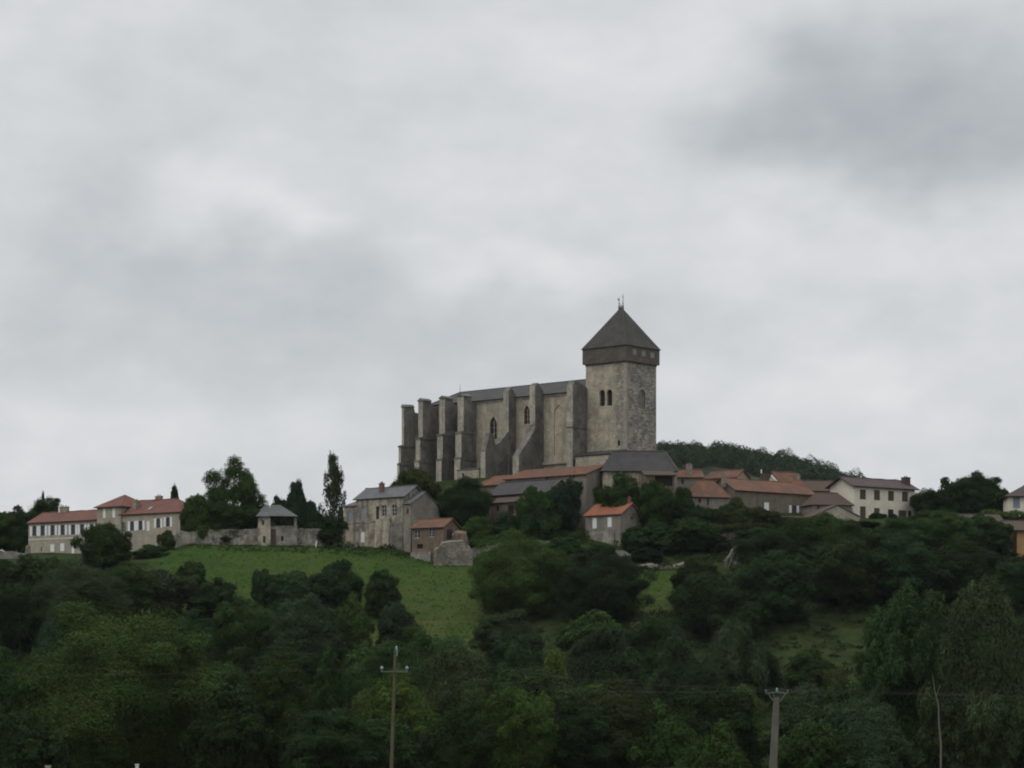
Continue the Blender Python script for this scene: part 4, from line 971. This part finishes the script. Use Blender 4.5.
f_ = Frm(812, 538, 14, 42); r = tag(f_.root('lower_brown_roofed_house'), 'low house with hipped dark brown roof between the grey house and the cream house', 'house')
V(r, f_, 813, 852, 503, 0, 7, -7, 2.6, 'hip', M['render_g'], M['tile_old'], [f_.op(817, 505, 820, 509, 'dark')], o=.5, hl=2, hr=2)
f_ = Frm(815, 527, 12, 40); r = tag(f_.root('blank_gabled_barn'), 'windowless beige barn gable in front of the cream house with brown shutters', 'barn')
x0, x1, ze = V(r, f_, 814.5, 859.5, 515.5, 0, 10, -7, 2.45, 'gable_n', M['render'], M['tile_old'], [], o=.25, g=.2, pyref=837)
f_ = Frm(789, 530, 20, 40); r = tag(f_.root('stone_lean_to'), 'grey stone lean-to at the right foot of the big grey house', 'shed')
V(r, f_, 789, 815, 518.5, 0, 4, -7, .8, 'shed', M['render_g'], M['tile_old'], [f_.op(799, 521, 801, 525, 'dark')], o=.25, g=.1)
f_ = Frm(853.5, 543, 36, 40); r = tag(f_.root('cream_house'), 'two-storey cream house with dark roof and two rows of brown-shuttered windows', 'house')
sl = lambda p: (p - 860) * .052
ops = [f_.op(p - 3.0, 489.3 + sl(p), p + 3.0, 499.3 + sl(p), 'brownshut') for p in (862.9, 877, 891, 905)]
ops += [f_.op(860, 506.3, 865.8, 522, 'door_brown'), f_.op(874, 508, 879.8, 516, 'brownshut'), f_.op(888, 509.3, 893.8, 518.5, 'dark'), f_.op(898.5, 510.3, 906.5, 524, 'door_brown'), f_.op(908, 510.8, 911.8, 517.5, 'dark')]
x0, x1, ze = V(r, f_, 853.5, 914.8, 484.2, 0, 7.6, -8, 1.9, 'gable_s', M['render_w'], M['tile_purple'], ops, o=.8, g=.9, pyref=855)
chimney(r, x1 - .7, 2.2, ze + .4, ze + 2.4, 1.6, 1.4, 'tile_purple')
po = MB(); a = f_.hit(898, 520)[0]; po.box(a, a + 1.4, -2.6, -.05, -8, f_.hit(900, 522)[1]); po.build('stair', M['rubble_l'], r)

f_ = Frm(1007.5, 541, -4, 41); r = tag(f_.root('cream_villa'), 'cream villa with blue-grey shutters cut by the right edge of the photo', 'house')
V(r, f_, 1008, 1062, 494, 0, 8, -6, 2.2, 'hip', M['render_w'], M['tile_purple'], [f_.op(1013, 497, 1020, 508.5, 'blue'), f_.op(1032, 497, 1039, 508.5, 'blue')], o=.9, pyref=1010)
f_ = Frm(1016.5, 508, 10, 31); r = tag(f_.root('ochre_house'), 'ochre-walled house with brown tile roof at the lower right edge', 'house')
V(r, f_, 1017, 1075, 528.5, 0, 8, -6, 1.9, 'gable_s', M['render_y'], M['tile_old'], [f_.op(1030, 535, 1036, 545, 'brownshut')], o=.8, g=2.0)
f_ = Frm(940, 517, 6, 36); r = tag(f_.root('long_low_barn'), 'long low barn with mossy grey-brown roof among trees below the dome-shaped tree', 'barn')
V(r, f_, 944, 1004, 522.5, 0, 9, -8, 2.1, 'gable_s', M['rubble_l'], M['tile_moss'], [f_.op(970, 526, 974, 532, 'hole')], o=.5, g=.4)

# ------------------------------------------------------------------ trees one can tell apart
G1 = 'trees on the skyline'; G2 = 'trees among the village houses'; G3 = 'trees of the wooded slope'; G4 = 'trees of the lower wood'; G5 = 'shrubs round the village walls'
T = [
 (233, 458, 56, 528, 'gappy', 'mid', 'large knobbly green tree on the skyline left of the gatehouse', G1),
 (200, 497, 46, 519, 'bush', 'mid', 'leafy shrub at the right end of the long red-roofed house', G5),
 (228, 503, 56, 521, 'bush', 'deep', 'dark shrub mass under the large knobbly green tree', G5),
 (255, 512, 30, 522, 'bush', 'dark', 'low dark shrub over the wall just left of the gatehouse', G5),
 (297, 483, 29, 532, 'tall', 'blue', 'narrow dense dark tree behind the gatehouse', G1),
 (279, 497, 26, 538, 'spray', 'blue', 'thin feathery tree just above the gatehouse roof', G1),
 (311, 503, 34, 534, 'bush', 'dark', 'dark shrub between the narrow tree and the airy birch', G5),
 (333, 455, 35, 533, 'birch', 'grey', 'tall airy birch left of the tall stained stone house', G1),
 (331, 517, 30, 520, 'bush', 'dark', 'dark round shrub against the left end of the tall stained stone house', G5),
 (18, 508, 56, 560, 'broad', 'mid', 'broad tree at far left behind the low pale wall', G1),
 (46, 499, 46, 564, 'broad', 'dark', 'dark tree behind the left end of the long red-roofed house', G1),
 (-14, 516, 50, 558, 'round', 'dark', 'tree cut by the left edge behind the low pale wall', G1),
 (43, 493, 10, 568, 'conifer', 'grey', 'thin spiky conifer tip above the dark trees at far left', G1),
 (174.5, 487, 13, 548, 'tall', 'deep', 'small dark pointed tree behind the roof of the long red-roofed house', G1),
 (106, 525, 52, 492, 'round', 'mid', 'rounded leafy tree in front of the raised centre of the red-roofed house', G2),
 (150, 545, 34, 508, 'bush', 'dark', 'dark shrub below the right wing of the red-roofed house', G5),
 (167, 531, 16, 510, 'bush', 'olive', 'little olive shrub on the ruined terrace wall', G5),
 (413, 470, 44, 537, 'round', 'olive', 'olive-tinted tree at the east end of the church', G2),
 (463, 479, 54, 525, 'round', 'deep', 'very dark round tree below the church buttresses', G2),
 (478, 518, 40, 518, 'bush', 'mid', 'leafy shrub below the very dark round tree', G5),
 (508, 513, 30, 520, 'bush', 'dark', 'dark shrub under the brick lean-to of the slate-roofed house', G5),
 (535, 488, 42, 518, 'round', 'mid', 'green tree in front of the slate-roofed house', G2),
 (563, 484, 36, 521, 'round', 'blue', 'bluish tree left of the lone orange-roofed hut', G2),
 (579, 474, 40, 531, 'round', 'dark', 'dark tree between the long orange range and the slate annex', G2),
 (601, 477, 32, 531, 'broad', 'mid', 'bright-topped tree just behind the lone orange-roofed hut', G2),
 (625, 475, 44, 519.5, 'broad', 'dark', 'dark tree in front of the big slate hipped roof', G2),
 (657, 482, 40, 518, 'broad', 'mid', 'leafy tree below the open brown shed', G2),
 (681, 489, 28, 522, 'round', 'dark', 'dark tree below the square chimney of the orange-roofed house', G2),
 (660, 502, 56, 521, 'round', 'deep', 'deep green tree right of the lone orange-roofed hut', G2),
 (702, 507, 44, 518, 'bush', 'dark', 'dark shrub below the low hipped house', G5),
 (734, 499, 48, 518, 'spray', 'olive', 'loose olive-green tree against the left end of the big grey house', G2),
 (757, 508, 46, 521, 'bush', 'olive', 'olive shrub under the left white shutter of the big grey house', G5),
 (785, 517, 40, 519, 'bush', 'dark', 'dark shrub under the balcony of the big grey house', G5),
 (822, 513, 38, 518, 'spray', 'light', 'light green feathery tree in front of the blank barn gable', G2),
 (877, 513, 17, 536, 'bush', 'deep', 'small dark round bush in front of the cream house', G5),
 (893, 519, 9, 534, 'bush', 'dark', 'tiny bush beside the garage door of the cream house', G5),
 (911, 517, 34, 524, 'bush', 'dark', 'dark shrub below the right corner of the cream house', G5),
 (927, 492, 30, 551, 'round', 'dark', 'dark tree just right of the cream house', G1),
 (950, 478, 26, 552, 'gappy', 'dark', 'ragged open tree left of the dome-shaped tree', G1),
 (975, 474, 56, 556, 'dome', 'deep', 'large dark dome-shaped tree on the right skyline', G1),
 (1000, 489, 30, 553, 'round', 'dark', 'dark tree between the dome-shaped tree and the cream villa', G1),
 (518, 534, 100, 482, 'dome', 'light', 'big spreading tree at the right end of the meadow', G3),
 (602, 548, 92, 489, 'broad', 'deep', 'big dark tree below the lone orange-roofed hut', G3),
 (560, 556, 44, 490, 'round', 'dark', 'dark tree between the big spreading tree and the big dark one', G3),
 (638, 527, 34, 509, 'bush', 'dark', 'dark shrub at the right foot of the lone hut', G5),
 (660, 524, 46, 511, 'bush', 'dark', 'dark shrub above the grey rocky bank', G5),
 (692, 519, 62, 509, 'bush', 'mid', 'wide green shrub mass above the pale rock ledge', G5),
 (696, 562, 50, 484, 'round', 'deep', 'dark tree left of the pointed ruined wall', G3),
 (712, 575, 80, 470, 'round', 'deep', 'dark tree right of the small grass clearing', G3),
 (768, 533, 60, 497, 'round', 'dark', 'dark tree right of the pointed ruined wall', G3),
 (772, 553, 86, 474, 'broad', 'deep', 'wide dark tree below the ivy-topped retaining wall', G3),
 (805, 519, 60, 501, 'round', 'mid', 'green tree below the stone lean-to', G3),
 (842, 520, 62, 505, 'broad', 'mid', 'green tree below the blank barn gable', G3),
 (846, 542, 80, 482, 'round', 'deep', 'deep green tree on the slope below the barn gable', G3),
 (893, 520, 60, 510, 'round', 'dark', 'dark tree below the garage door of the cream house', G3),
 (905, 540, 80, 488, 'broad', 'dark', 'dark tree on the slope below the cream house', G3),
 (945, 512, 66, 509, 'broad', 'mid', 'green tree half covering the long low barn', G3),
 (983, 515, 50, 506, 'broad', 'dark', 'dark tree under the right end of the long low barn', G3),
 (993, 523, 38, 508, 'round', 'deep', 'small deep green round tree beside the ochre house', G3),
 (965, 543, 80, 489, 'round', 'deep', 'deep green tree on the slope below the long low barn', G3),
 (1012, 560, 70, 484, 'broad', 'dark', 'dark tree below the ochre house', G3),
 (563, 538, 44, 507, 'bush', 'mid', 'green shrub under the hedge left of the lone hut', G5),
 (601, 546, 30, 504, 'bush', 'dark', 'dark shrub at the stone base of the lone hut', G5),
 (648, 548, 34, 503, 'bush', 'deep', 'deep green shrub just right of the broken rubble bank', G5),
 (716, 537, 34, 506, 'bush', 'dark', 'dark shrub left of the pointed ruined wall', G5),
 (757, 528, 46, 508, 'bush', 'mid', 'green shrub right of the pointed ruined wall', G5),
 (795, 522, 34, 512, 'bush', 'dark', 'dark shrub below the grey stone lean-to', G5),
 (862, 521, 38, 519, 'bush', 'dark', 'dark shrub below the front door of the cream house', G5),
 (930, 511, 40, 522, 'bush', 'mid', 'green shrub at the left end of the long low barn', G5),
 (8, 561, 46, 488, 'round', 'deep', 'deep green tree at the left edge below the low pale wall', G3),
 (46, 557, 54, 490, 'round', 'dark', 'dark tree below the left end of the red-roofed house', G3),
 (78, 562, 104, 468, 'dome', 'grey', 'wide grey-green tree below the long red-roofed house', G3),
 (128, 564, 66, 476, 'broad', 'mid', 'green tree right of the wide grey-green tree', G3),
 (162, 571, 56, 470, 'round', 'grey', 'grey-green tree at the left end of the meadow', G3),
 (192, 562, 30, 482, 'round', 'dark', 'small round tree standing at the left edge of the meadow', G3),
 (215, 580, 54, 464, 'broad', 'dark', 'dark bushy tree along the lower left meadow edge', G3),
 (262, 570, 24, 476, 'round', 'dark', 'small dark tree with a pointed head at the lower meadow edge', G3),
 (295, 572, 48, 472, 'round', 'dark', 'dark tree left of the dense round meadow tree', G3),
 (339, 562, 52, 472, 'round', 'deep', 'dense very dark round tree at the lower meadow edge', G3),
 (382, 571, 38, 470, 'broad', 'dark', 'upright dark tree standing in the meadow right of the dense round one', G3),
 (396, 605, 40, 450, 'round', 'grey', 'low grey round tree at the lower right meadow edge', G3),
 (349, 596, 44, 446, 'spray', 'light', 'pale green feathery tree below the dense round meadow tree', G3),
 (303, 598, 76, 436, 'dome', 'grey', 'domed grey-green tree in the middle wood left of the pale feathery tree', G3),
 (248, 600, 70, 436, 'broad', 'mid', 'green spreading tree left of the domed grey-green tree', G3),
 (190, 612, 60, 430, 'broad', 'dark', 'dark tree just behind the huge oak-like tree, on its right', G3),
 (20, 584, 70, 446, 'round', 'deep', 'deep dark tree at the left edge of the middle wood', G3),
 (120, 611, 196, 300, 'dome', 'oak', 'huge spreading yellow-green oak-like tree at lower left', G4),
 (52, 626, 74, 335, 'spray', 'blue', 'bluish feathery tree behind the left side of the huge oak-like tree', G4),
 (10, 650, 90, 300, 'broad', 'mid', 'green tree at the left edge beside the huge oak-like tree', G4),
 (275, 655, 100, 306, 'spray', 'mid', 'pointed green tree left of the wooden pole, third from it', G4),
 (335, 655, 74, 318, 'spray', 'mid', 'green feathery tree a little left of the wooden pole', G4),
 (395, 674, 96, 296, 'dome', 'light', 'light green tree right behind the wooden pole', G4),
 (425, 629, 130, 385, 'broad', 'mid', 'wide green tree rising above the top of the wooden pole', G4),
 (458, 648, 78, 310, 'tall', 'grey', 'tall grey-green tree just right of the wooden pole', G4),
 (545, 672, 110, 318, 'broad', 'olive', 'broad olive-brown tree in the lower wood centre', G4),
 (622, 684, 120, 290, 'dome', 'olive', 'broad dark olive tree at the bottom between the two poles', G4),
 (519, 646, 60, 385, 'round', 'dark', 'dark tree behind the tall grey-green tree', G4),
 (556, 655, 44, 358, 'bush', 'yellow', 'bright yellow-green shrub in the middle of the lower wood', G4),
 (608, 631, 92, 385, 'spray', 'grey', 'grey feathery tree above the broad dark olive tree', G4),
 (684, 640, 88, 350, 'spray', 'grey', 'domed grey-green feathery tree left of the concrete pole', G4),
 (655, 620, 66, 425, 'round', 'dark', 'dark tree behind the domed feathery tree', G4),
 (745, 640, 70, 420, 'round', 'deep', 'dark tree at the left edge of the rough clearing', G4),
 (908, 593, 104, 300, 'tall', 'dark', 'tall dark tree at lower right, left of the edge tree', G4),
 (984, 586, 100, 288, 'tall', 'grey', 'tall grey-green tree at the lower right edge', G4),
 (1035, 610, 80, 300, 'tall', 'dark', 'tall tree cut by the right edge', G4),
 (715, 724, 66, 270, 'spray', 'light', 'light green bushy tree left of the concrete pole foot', G4),
 (850, 690, 80, 300, 'broad', 'dark', 'dark tree right of the concrete pole', G4),
 (808, 726, 74, 272, 'broad', 'mid', 'low green tree just behind the concrete pole', G4),
 (225, 690, 84, 290, 'round', 'deep', 'deep dark tree right of the huge oak-like tree', G4),
 (25, 716, 80, 268, 'bush', 'dark', 'dark shrub in the lower left corner', G4),
 (485, 700, 90, 285, 'round', 'dark', 'dark tree at the bottom right of the tall grey-green tree', G4),
 (690, 690, 90, 300, 'round', 'deep', 'deep dark tree between the dark olive tree and the concrete pole', G4),
 (335, 712, 100, 275, 'broad', 'dark', 'dark tree at the bottom left of the wooden pole', G4),
 (880, 645, 50, 425, 'bush', 'mid', 'green shrub in the rough clearing right of the concrete pole', G4),
 (812, 650, 50, 428, 'bush', 'mid', 'green shrub in the rough clearing above the concrete pole', G4),
 (838, 672, 46, 400, 'bush', 'olive', 'olive shrub at the lower side of the rough clearing', G4),
]
for t_ in T: tree(*t_)

# the rest of the wood: one tree per spot, row by row
COLN = [(-20, 'at the left edge'), (60, 'below the left half of the red-roofed house'), (150, 'below the right half of the red-roofed house'), (225, 'below the knobbly skyline tree'),
        (300, 'below the gatehouse'), (375, 'below the stained stone house'), (445, 'below the brown cottage'), (515, 'below the slate-roofed house'), (590, 'below the lone hut'),
        (660, 'below the church tower'), (735, 'below the low hipped house'), (800, 'below the big grey house'), (865, 'below the cream house'), (945, 'below the dome-shaped tree'), (1020, 'at the right edge')]
RWN = [(455, 'upper wood', (598, 626), ['dark', 'mid', 'grey'], 58), (418, 'middle wood', (622, 652), ['dark', 'grey', 'mid', 'deep'], 66), (365, 'lower wood', (655, 690), ['mid', 'dark', 'grey', 'light'], 72), (292, 'bottom row', (690, 728), ['dark', 'mid', 'grey', 'deep', 'light'], 82)]
CW = {'dark': 'dark green', 'mid': 'fresh green', 'grey': 'grey-green', 'deep': 'deep green', 'olive': 'olive-green'}
CW['light'] = 'light green'
SW = {'round': 'rounded', 'tall': 'tall oval', 'broad': 'spreading', 'spray': 'feathery'}
for (D0, rname, yr, cols, w0) in RWN:
    for (px0, cname) in COLN:
        px = px0 + rnd.uniform(-16, 16); D = D0 + rnd.uniform(-12, 12); x = (px - 512) / F * D
        if grassy(x, D) or (D0 == 455 and (190 < px < 500)): continue
        if D0 == 418 and (760 < px < 905): continue
        y = rnd.uniform(*yr); kd = rnd.choice(['round', 'broad', 'tall', 'spray']); c = rnd.choice(cols)
        tree(px, y, w0 * rnd.uniform(.7, 1.25), D, kd, c, '%s %s tree in the %s %s' % (CW[c], SW[kd], rname, cname), G3 if D0 > 400 else G4)

# hedges
def hedge(name, label, pts, hgt, wid, col, seed):
    rng = np.random.default_rng(seed); cs = []
    for (a, b) in zip(pts, pts[1:]):
        a, b = Vector(a), Vector(b); n = int((b - a).length * 260); t = rng.random(n)
        base = np.outer(1 - t, np.array(a)) + np.outer(t, np.array(b))
        off = rng.normal(size=(n, 3)); off /= np.linalg.norm(off, axis=1, keepdims=True); off *= rng.uniform(.6, 1.0, (n, 1)) ** .5 * np.array([wid, wid, hgt])
        lump = 1 + .25 * np.sin(base[:, :1] * 1.1 + seed)
        cs.append(np.concatenate([base + off * lump + np.array([0, 0, hgt * .6]), off], 1))
    c = np.concatenate(cs); me = leaf_mesh(name, c[:, :3], c[:, 3:] + rng.normal(0, .4, (len(c), 3)), rng.uniform(.12, .28, len(c)), rng)
    o = bpy.data.objects.new(name, me); C.objects.link(o); o.color = (*COL[col], 1); return tag(o, label, 'hedge')
hedge('hedge', 'clipped dark hedge running along the terrace wall left of the lone hut', [at(470, 547, 514), at(500, 543, 515), at(545, 540, 517), at(590, 540, 518)], 1.3, 1.2, 'mid', 3)
hedge('hedge', 'bright yellow-green hedge in front of the cream villa', [at(982, 517, 533), at(1000, 518, 533), at(1040, 519, 534)], 1.1, 1.1, 'yellow', 4)
hedge('ivy', 'ivy hanging over the retaining wall under the big grey house', [at(690, 532, 512), at(735, 530, 512), at(772, 530, 513)], .9, .9, 'olive', 5)

# undergrowth between the trees: nobody could count it
def undergrowth():
    rng = np.random.default_rng(8); cs, ns, ss = [], [], []
    for k in range(5200):
        D = rng.uniform(235, 522); px = rng.uniform(-60, 1090); x = (px - 512) / F * D
        if in_poly(x, D, MEADOW) or (in_poly(x, D, CLEAR[0]) and rng.random() < .9): continue
        if D > 488 and px < 200: continue
        g = ground(x, D); r = rng.uniform(.8, 2.2) * (.8 if grassy(x, D) else 1); m = 46
        d = sphere_dirs(m, rng); d[:, 2] = np.abs(d[:, 2]); p = d * r * rng.uniform(.6, 1, (m, 1)) * np.array([1.2, 1.2, .8]) + np.array([x, D, g - .1])
        cs.append(p); ns.append(d + rng.normal(0, .5, (m, 3))); ss.append(rng.uniform(.2, .42, m))
    for k in range(900):                               # rank growth along the field edge in front of the wood
        D = rng.uniform(206, 262); px = rng.uniform(-60, 1090); x = (px - 512) / F * D; g = ground(x, D); r = rng.uniform(.5, 1.2); m = 70
        d = sphere_dirs(m, rng); d[:, 2] = np.abs(d[:, 2]); p = d * r * rng.uniform(.4, 1, (m, 1)) * np.array([1.3, 1.3, .8]) + np.array([x, D, g - .1])
        cs.append(p); ns.append(d + rng.normal(0, .5, (m, 3))); ss.append(rng.uniform(.12, .25, m))
    for k in range(620):                              # weeds and long grass along the walls and here and there in the pasture
        edge = k < 620
        px = rng.uniform(165, 480); D = rng.uniform(508, 516.5) if edge else rng.uniform(446, 508); x = (px - 512) / F * D
        if not edge and not in_poly(x, D, MEADOW): continue
        g = ground(x, D); r = rng.uniform(.25, .75) if edge else rng.uniform(.1, .2); m = 16
        d = sphere_dirs(m, rng); d[:, 2] = np.abs(d[:, 2]); p = d * r * rng.uniform(.5, 1, (m, 1)) * np.array([1.3, 1.3, .7]) + np.array([x, D, g - .05])
        cs.append(p); ns.append(d + rng.normal(0, .5, (m, 3))); ss.append(rng.uniform(.10, .24, m))
    me = leaf_mesh('undergrowth', np.concatenate(cs), np.concatenate(ns), np.concatenate(ss), rng)
    o = bpy.data.objects.new('undergrowth', me); C.objects.link(o); o.color = (.026, .043, .014, 1); tag(o, 'low bushes and brambles filling the ground between the trees', 'undergrowth', kind='stuff')
undergrowth()
def pasture_grass():
    rng = np.random.default_rng(31); cs, ns, ss = [], [], []
    for k in range(9000):
        px = rng.uniform(150, 690); D = rng.uniform(440, 516); x = (px - 512) / F * D
        if not (in_poly(x, D, MEADOW) or in_poly(x, D, CLEAR[0])): continue
        g = ground(x, D); r = rng.uniform(.15, .5); m = 5
        p = rng.normal(0, 1, (m, 3)) * np.array([r, r, .05]) + np.array([x, D, g + .08])
        cs.append(p); ns.append(rng.normal(0, .5, (m, 3)) + np.array([0, -.5, .8])); ss.append(rng.uniform(.1, .26, m))
    me = leaf_mesh('grass', np.concatenate(cs), np.concatenate(ns), np.concatenate(ss), rng)
    o = bpy.data.objects.new('grass', me); C.objects.link(o); o.color = (.041, .080, .0165, 1); tag(o, 'uneven tufts of grass growing in the sloping meadow', 'grass', kind='stuff')
pasture_grass()
build_hill()
def far_forest():
    rng = np.random.default_rng(21); cs, ns, ss = [], [], []
    n = 0
    while n < 1400:
        y = rng.uniform(1225, 1545); px = rng.uniform(400, 960); x = (px - 512) / F * y; n += 1
        z = float(hill_z(np.array([x]), np.array([y]))[0]); r = rng.uniform(3.2, 7.0) * (1.25 if rng.random() < .12 else 1); h = r * rng.uniform(.9, 1.5)
        m = int(24 * r * r); d = sphere_dirs(m, rng); d[:, 2] = np.abs(d[:, 2]) * 1.1 - .15
        lump = 1 + .16 * np.sin(d[:, :1] * 5 + n) * np.cos(d[:, 1:2] * 6 + n)
        p = d * lump * np.array([r, r, h]) * rng.uniform(.86, .98, (m, 1)) + np.array([x, y, z + r * .4])
        cs.append(p); ns.append(d + rng.normal(0, .2, (m, 3))); ss.append(rng.uniform(.38, .66, m))
    me = leaf_mesh('forest', np.concatenate(cs), np.concatenate(ns), np.concatenate(ss), rng)
    o = bpy.data.objects.new('forest', me); C.objects.link(o); o.color = (.026, .042, .018, 1); tag(o, 'far-off dense wood covering the hill behind the village', 'forest', kind='stuff')
far_forest()

# ------------------------------------------------------------------ poles, wires, bare trunk, markers
def wooden_pole():
    b = at(391.5, 768, 118); t = at(395.3, 650, 118); g = ground(b.x, b.y)
    d = (t - b); base = b - d * ((b.z - g + .8) / d.z)
    r = empty('wooden_utility_pole', (base.x, base.y, g)); tag(r, 'slim weathered wooden utility pole with a single crossarm of insulators', 'utility pole')
    L = lambda p: p - Vector((base.x, base.y, g))
    m = MB(); m.tube([L(base), L(b), L(t)], [.10, .092, .07], 10); m.build('post', M['wood'], r)
    c = at(394.6, 671.5, 118); cl = L(c); a = MB(); a.box(cl.x - .66, cl.x + .66, cl.y - .17, cl.y - .10, cl.z - .03, cl.z + .03); a.build('crossarm', M['steel'], r)
    tips = []
    for dx, dz in ((-.62, .06), (.62, .10)):
        i = MB(); x, y, z = cl.x + dx, cl.y - .135, cl.z
        i.tube([(x, y, z), (x, y, z + .12), (x, y, z + .14), (x, y, z + .22), (x, y, z + .26)], [.02, .02, .085, .075, .03], 8); i.build('insulator', M['ceramic'], r); tips.append(c + Vector((dx, -.135, .2)))
    i = MB(); tl = L(t); i.tube([(tl.x + .07, tl.y, tl.z - .3), (tl.x + .1, tl.y, tl.z + .02)], .03, 6); i.tube([(tl.x + .06, tl.y, tl.z + .0), (tl.x + .06, tl.y, tl.z + .14), (tl.x + .06, tl.y, tl.z + .2)], [.06, .055, .03], 8); i.build('insulator', M['ceramic'], r)
    tips.append(t + Vector((.06, 0, .15))); return tips
def concrete_pole():
    D = 84; b = at(773.2, 768, D); t = at(776.6, 697, D); g = ground(b.x, b.y); d = (t - b); base = b - d * ((b.z - g + .8) / d.z)
    r = empty('concrete_utility_pole', (base.x, base.y, g)); tag(r, 'stout grey concrete utility pole with a V-shaped steel head', 'utility pole')
    L = lambda p: p - Vector((base.x, base.y, g)); bl, tl = L(base), L(t)
    m = MB(); m.hexa([(bl.x - .165, bl.y - .13, bl.z), (bl.x + .165, bl.y - .13, bl.z), (bl.x + .165, bl.y + .13, bl.z), (bl.x - .165, bl.y + .15, bl.z)],
                     [(tl.x - .095, tl.y - .08, tl.z), (tl.x + .095, tl.y - .08, tl.z), (tl.x + .095, tl.y + .08, tl.z), (tl.x - .095, tl.y + .09, tl.z)]); m.build('post', M['concrete'], r)
    v = MB(); w = .32
    v.tube([(tl.x - .12, tl.y - .11, tl.z - .14), (tl.x - w, tl.y - .11, tl.z + .13)], .022, 6); v.tube([(tl.x + .12, tl.y - .11, tl.z - .14), (tl.x + w, tl.y - .11, tl.z + .13)], .022, 6)
    v.tube([(tl.x - w - .08, tl.y - .11, tl.z + .12), (tl.x, tl.y - .11, tl.z + .17), (tl.x + w + .08, tl.y - .11, tl.z + .12)], .022, 6); v.tube([(tl.x - .1, tl.y - .11, tl.z - .0), (tl.x - .14, tl.y - .11, tl.z + .15)], .02, 6)
    v.build('crossarm', M['steel'], r); tips = []
    for dx, dz in ((-w - .06, .12), (0, .17), (w + .06, .12)):
        i = MB(); x, y, z = tl.x + dx, tl.y - .11, tl.z + dz
        i.tube([(x, y, z), (x, y, z + .05), (x, y, z + .12), (x, y, z + .15)], [.02, .04, .035, .015], 8); i.build('insulator', M['ceramic' if dx == 0 else 'steel'], r); tips.append(t + Vector((dx, -.11, dz + .14)))
    return tips
ta = wooden_pole(); tb = concrete_pole()
def wire(p, q, sag, label):
    m = MB(); pts = []
    for k in range(17):
        s = k / 16; v = p.lerp(q, s); v.z -= sag * 4 * s * (1 - s); pts.append(v)
    m.tube(pts, .0032, 5); tag(m.build('overhead_wire', M['iron']), label, 'wire', 'overhead wires between the poles')
dirl = Vector((-46, 24, .2)); dirr = Vector((40, -16, .2))
for (a, b, n) in ((ta[0], tb[0], 'lowest'), (ta[1], tb[2], 'middle'), (ta[2], tb[1], 'highest')):
    wire(a, b, .5, 'thin dark %s wire strung between the wooden and the concrete pole' % n)
    wire(a + dirl, a, .5, 'thin dark %s wire leaving the wooden pole to the left' % n)
    wire(b, b + dirr, .4, 'thin dark %s wire leaving the concrete pole to the right' % n)
# bare trunk
m = MB(); D = 262; g = ground(*at(938, 768, D).xy)
P = [at(px, py, D) for px, py in ((940.5, 775), (941, 745), (939, 725), (938.5, 705), (934.5, 690), (932.5, 673))]; P[0].z = g - .5
e = empty('bare_tree', (P[0].x, P[0].y, g)); tag(e, 'thin pale leafless tree in front of the tall dark tree at lower right', 'tree')
m.tube([p - e.location for p in P], [.13, .11, .09, .075, .055, .02], 7); m.build('trunk', M['bark_g'], e)
m = MB(); Q = [at(px, py, D) - e.location for px, py in ((936.4, 697), (938.2, 690), (940, 684))]; m.tube(Q, [.045, .035, .015], 6); m.build('branch', M['bark_g'], e)
# small roadside markers in the field edge
for (px, py, D, w, h, mt, lab) in ((48, 766.2, 186, .40, .3, 'render', 'small cream marker post at the bottom left edge of the wood'), (137, 764.8, 187, .22, .3, 'white', 'small white marker at the foot of the huge oak-like tree')):
    p = at(px, py, D); g = ground(p.x, p.y); m = MB(); m.box(-w / 2, w / 2, -.15, .15, 0, max(h, p.z - g)); m.box(-w / 2 - .04, w / 2 + .04, -.19, .19, max(h, p.z - g), max(h, p.z - g) + .05)
    tag(m.build('marker_post', M[mt], loc=(p.x, p.y, g)), lab, 'marker post')

# thin damp air between the camera and the far hill
hz = MB(); hz.box(-1500, 1900, -450, 2400, -8, 175)
ho = hz.build('haze', None); tag(ho, kind='stuff')
hm = bpy.data.materials.new('haze'); hm.use_nodes = True; ht = hm.node_tree; ht.nodes.clear()
hv = ht.nodes.new('ShaderNodeVolumePrincipled'); hv.inputs['Color'].default_value = (.86, .92, 1, 1); hv.inputs['Density'].default_value = HAZE; hv.inputs['Anisotropy'].default_value = .0
hout = ht.nodes.new('ShaderNodeOutputMaterial'); ht.links.new(hv.outputs[0], hout.inputs['Volume']); ho.data.materials.append(hm)
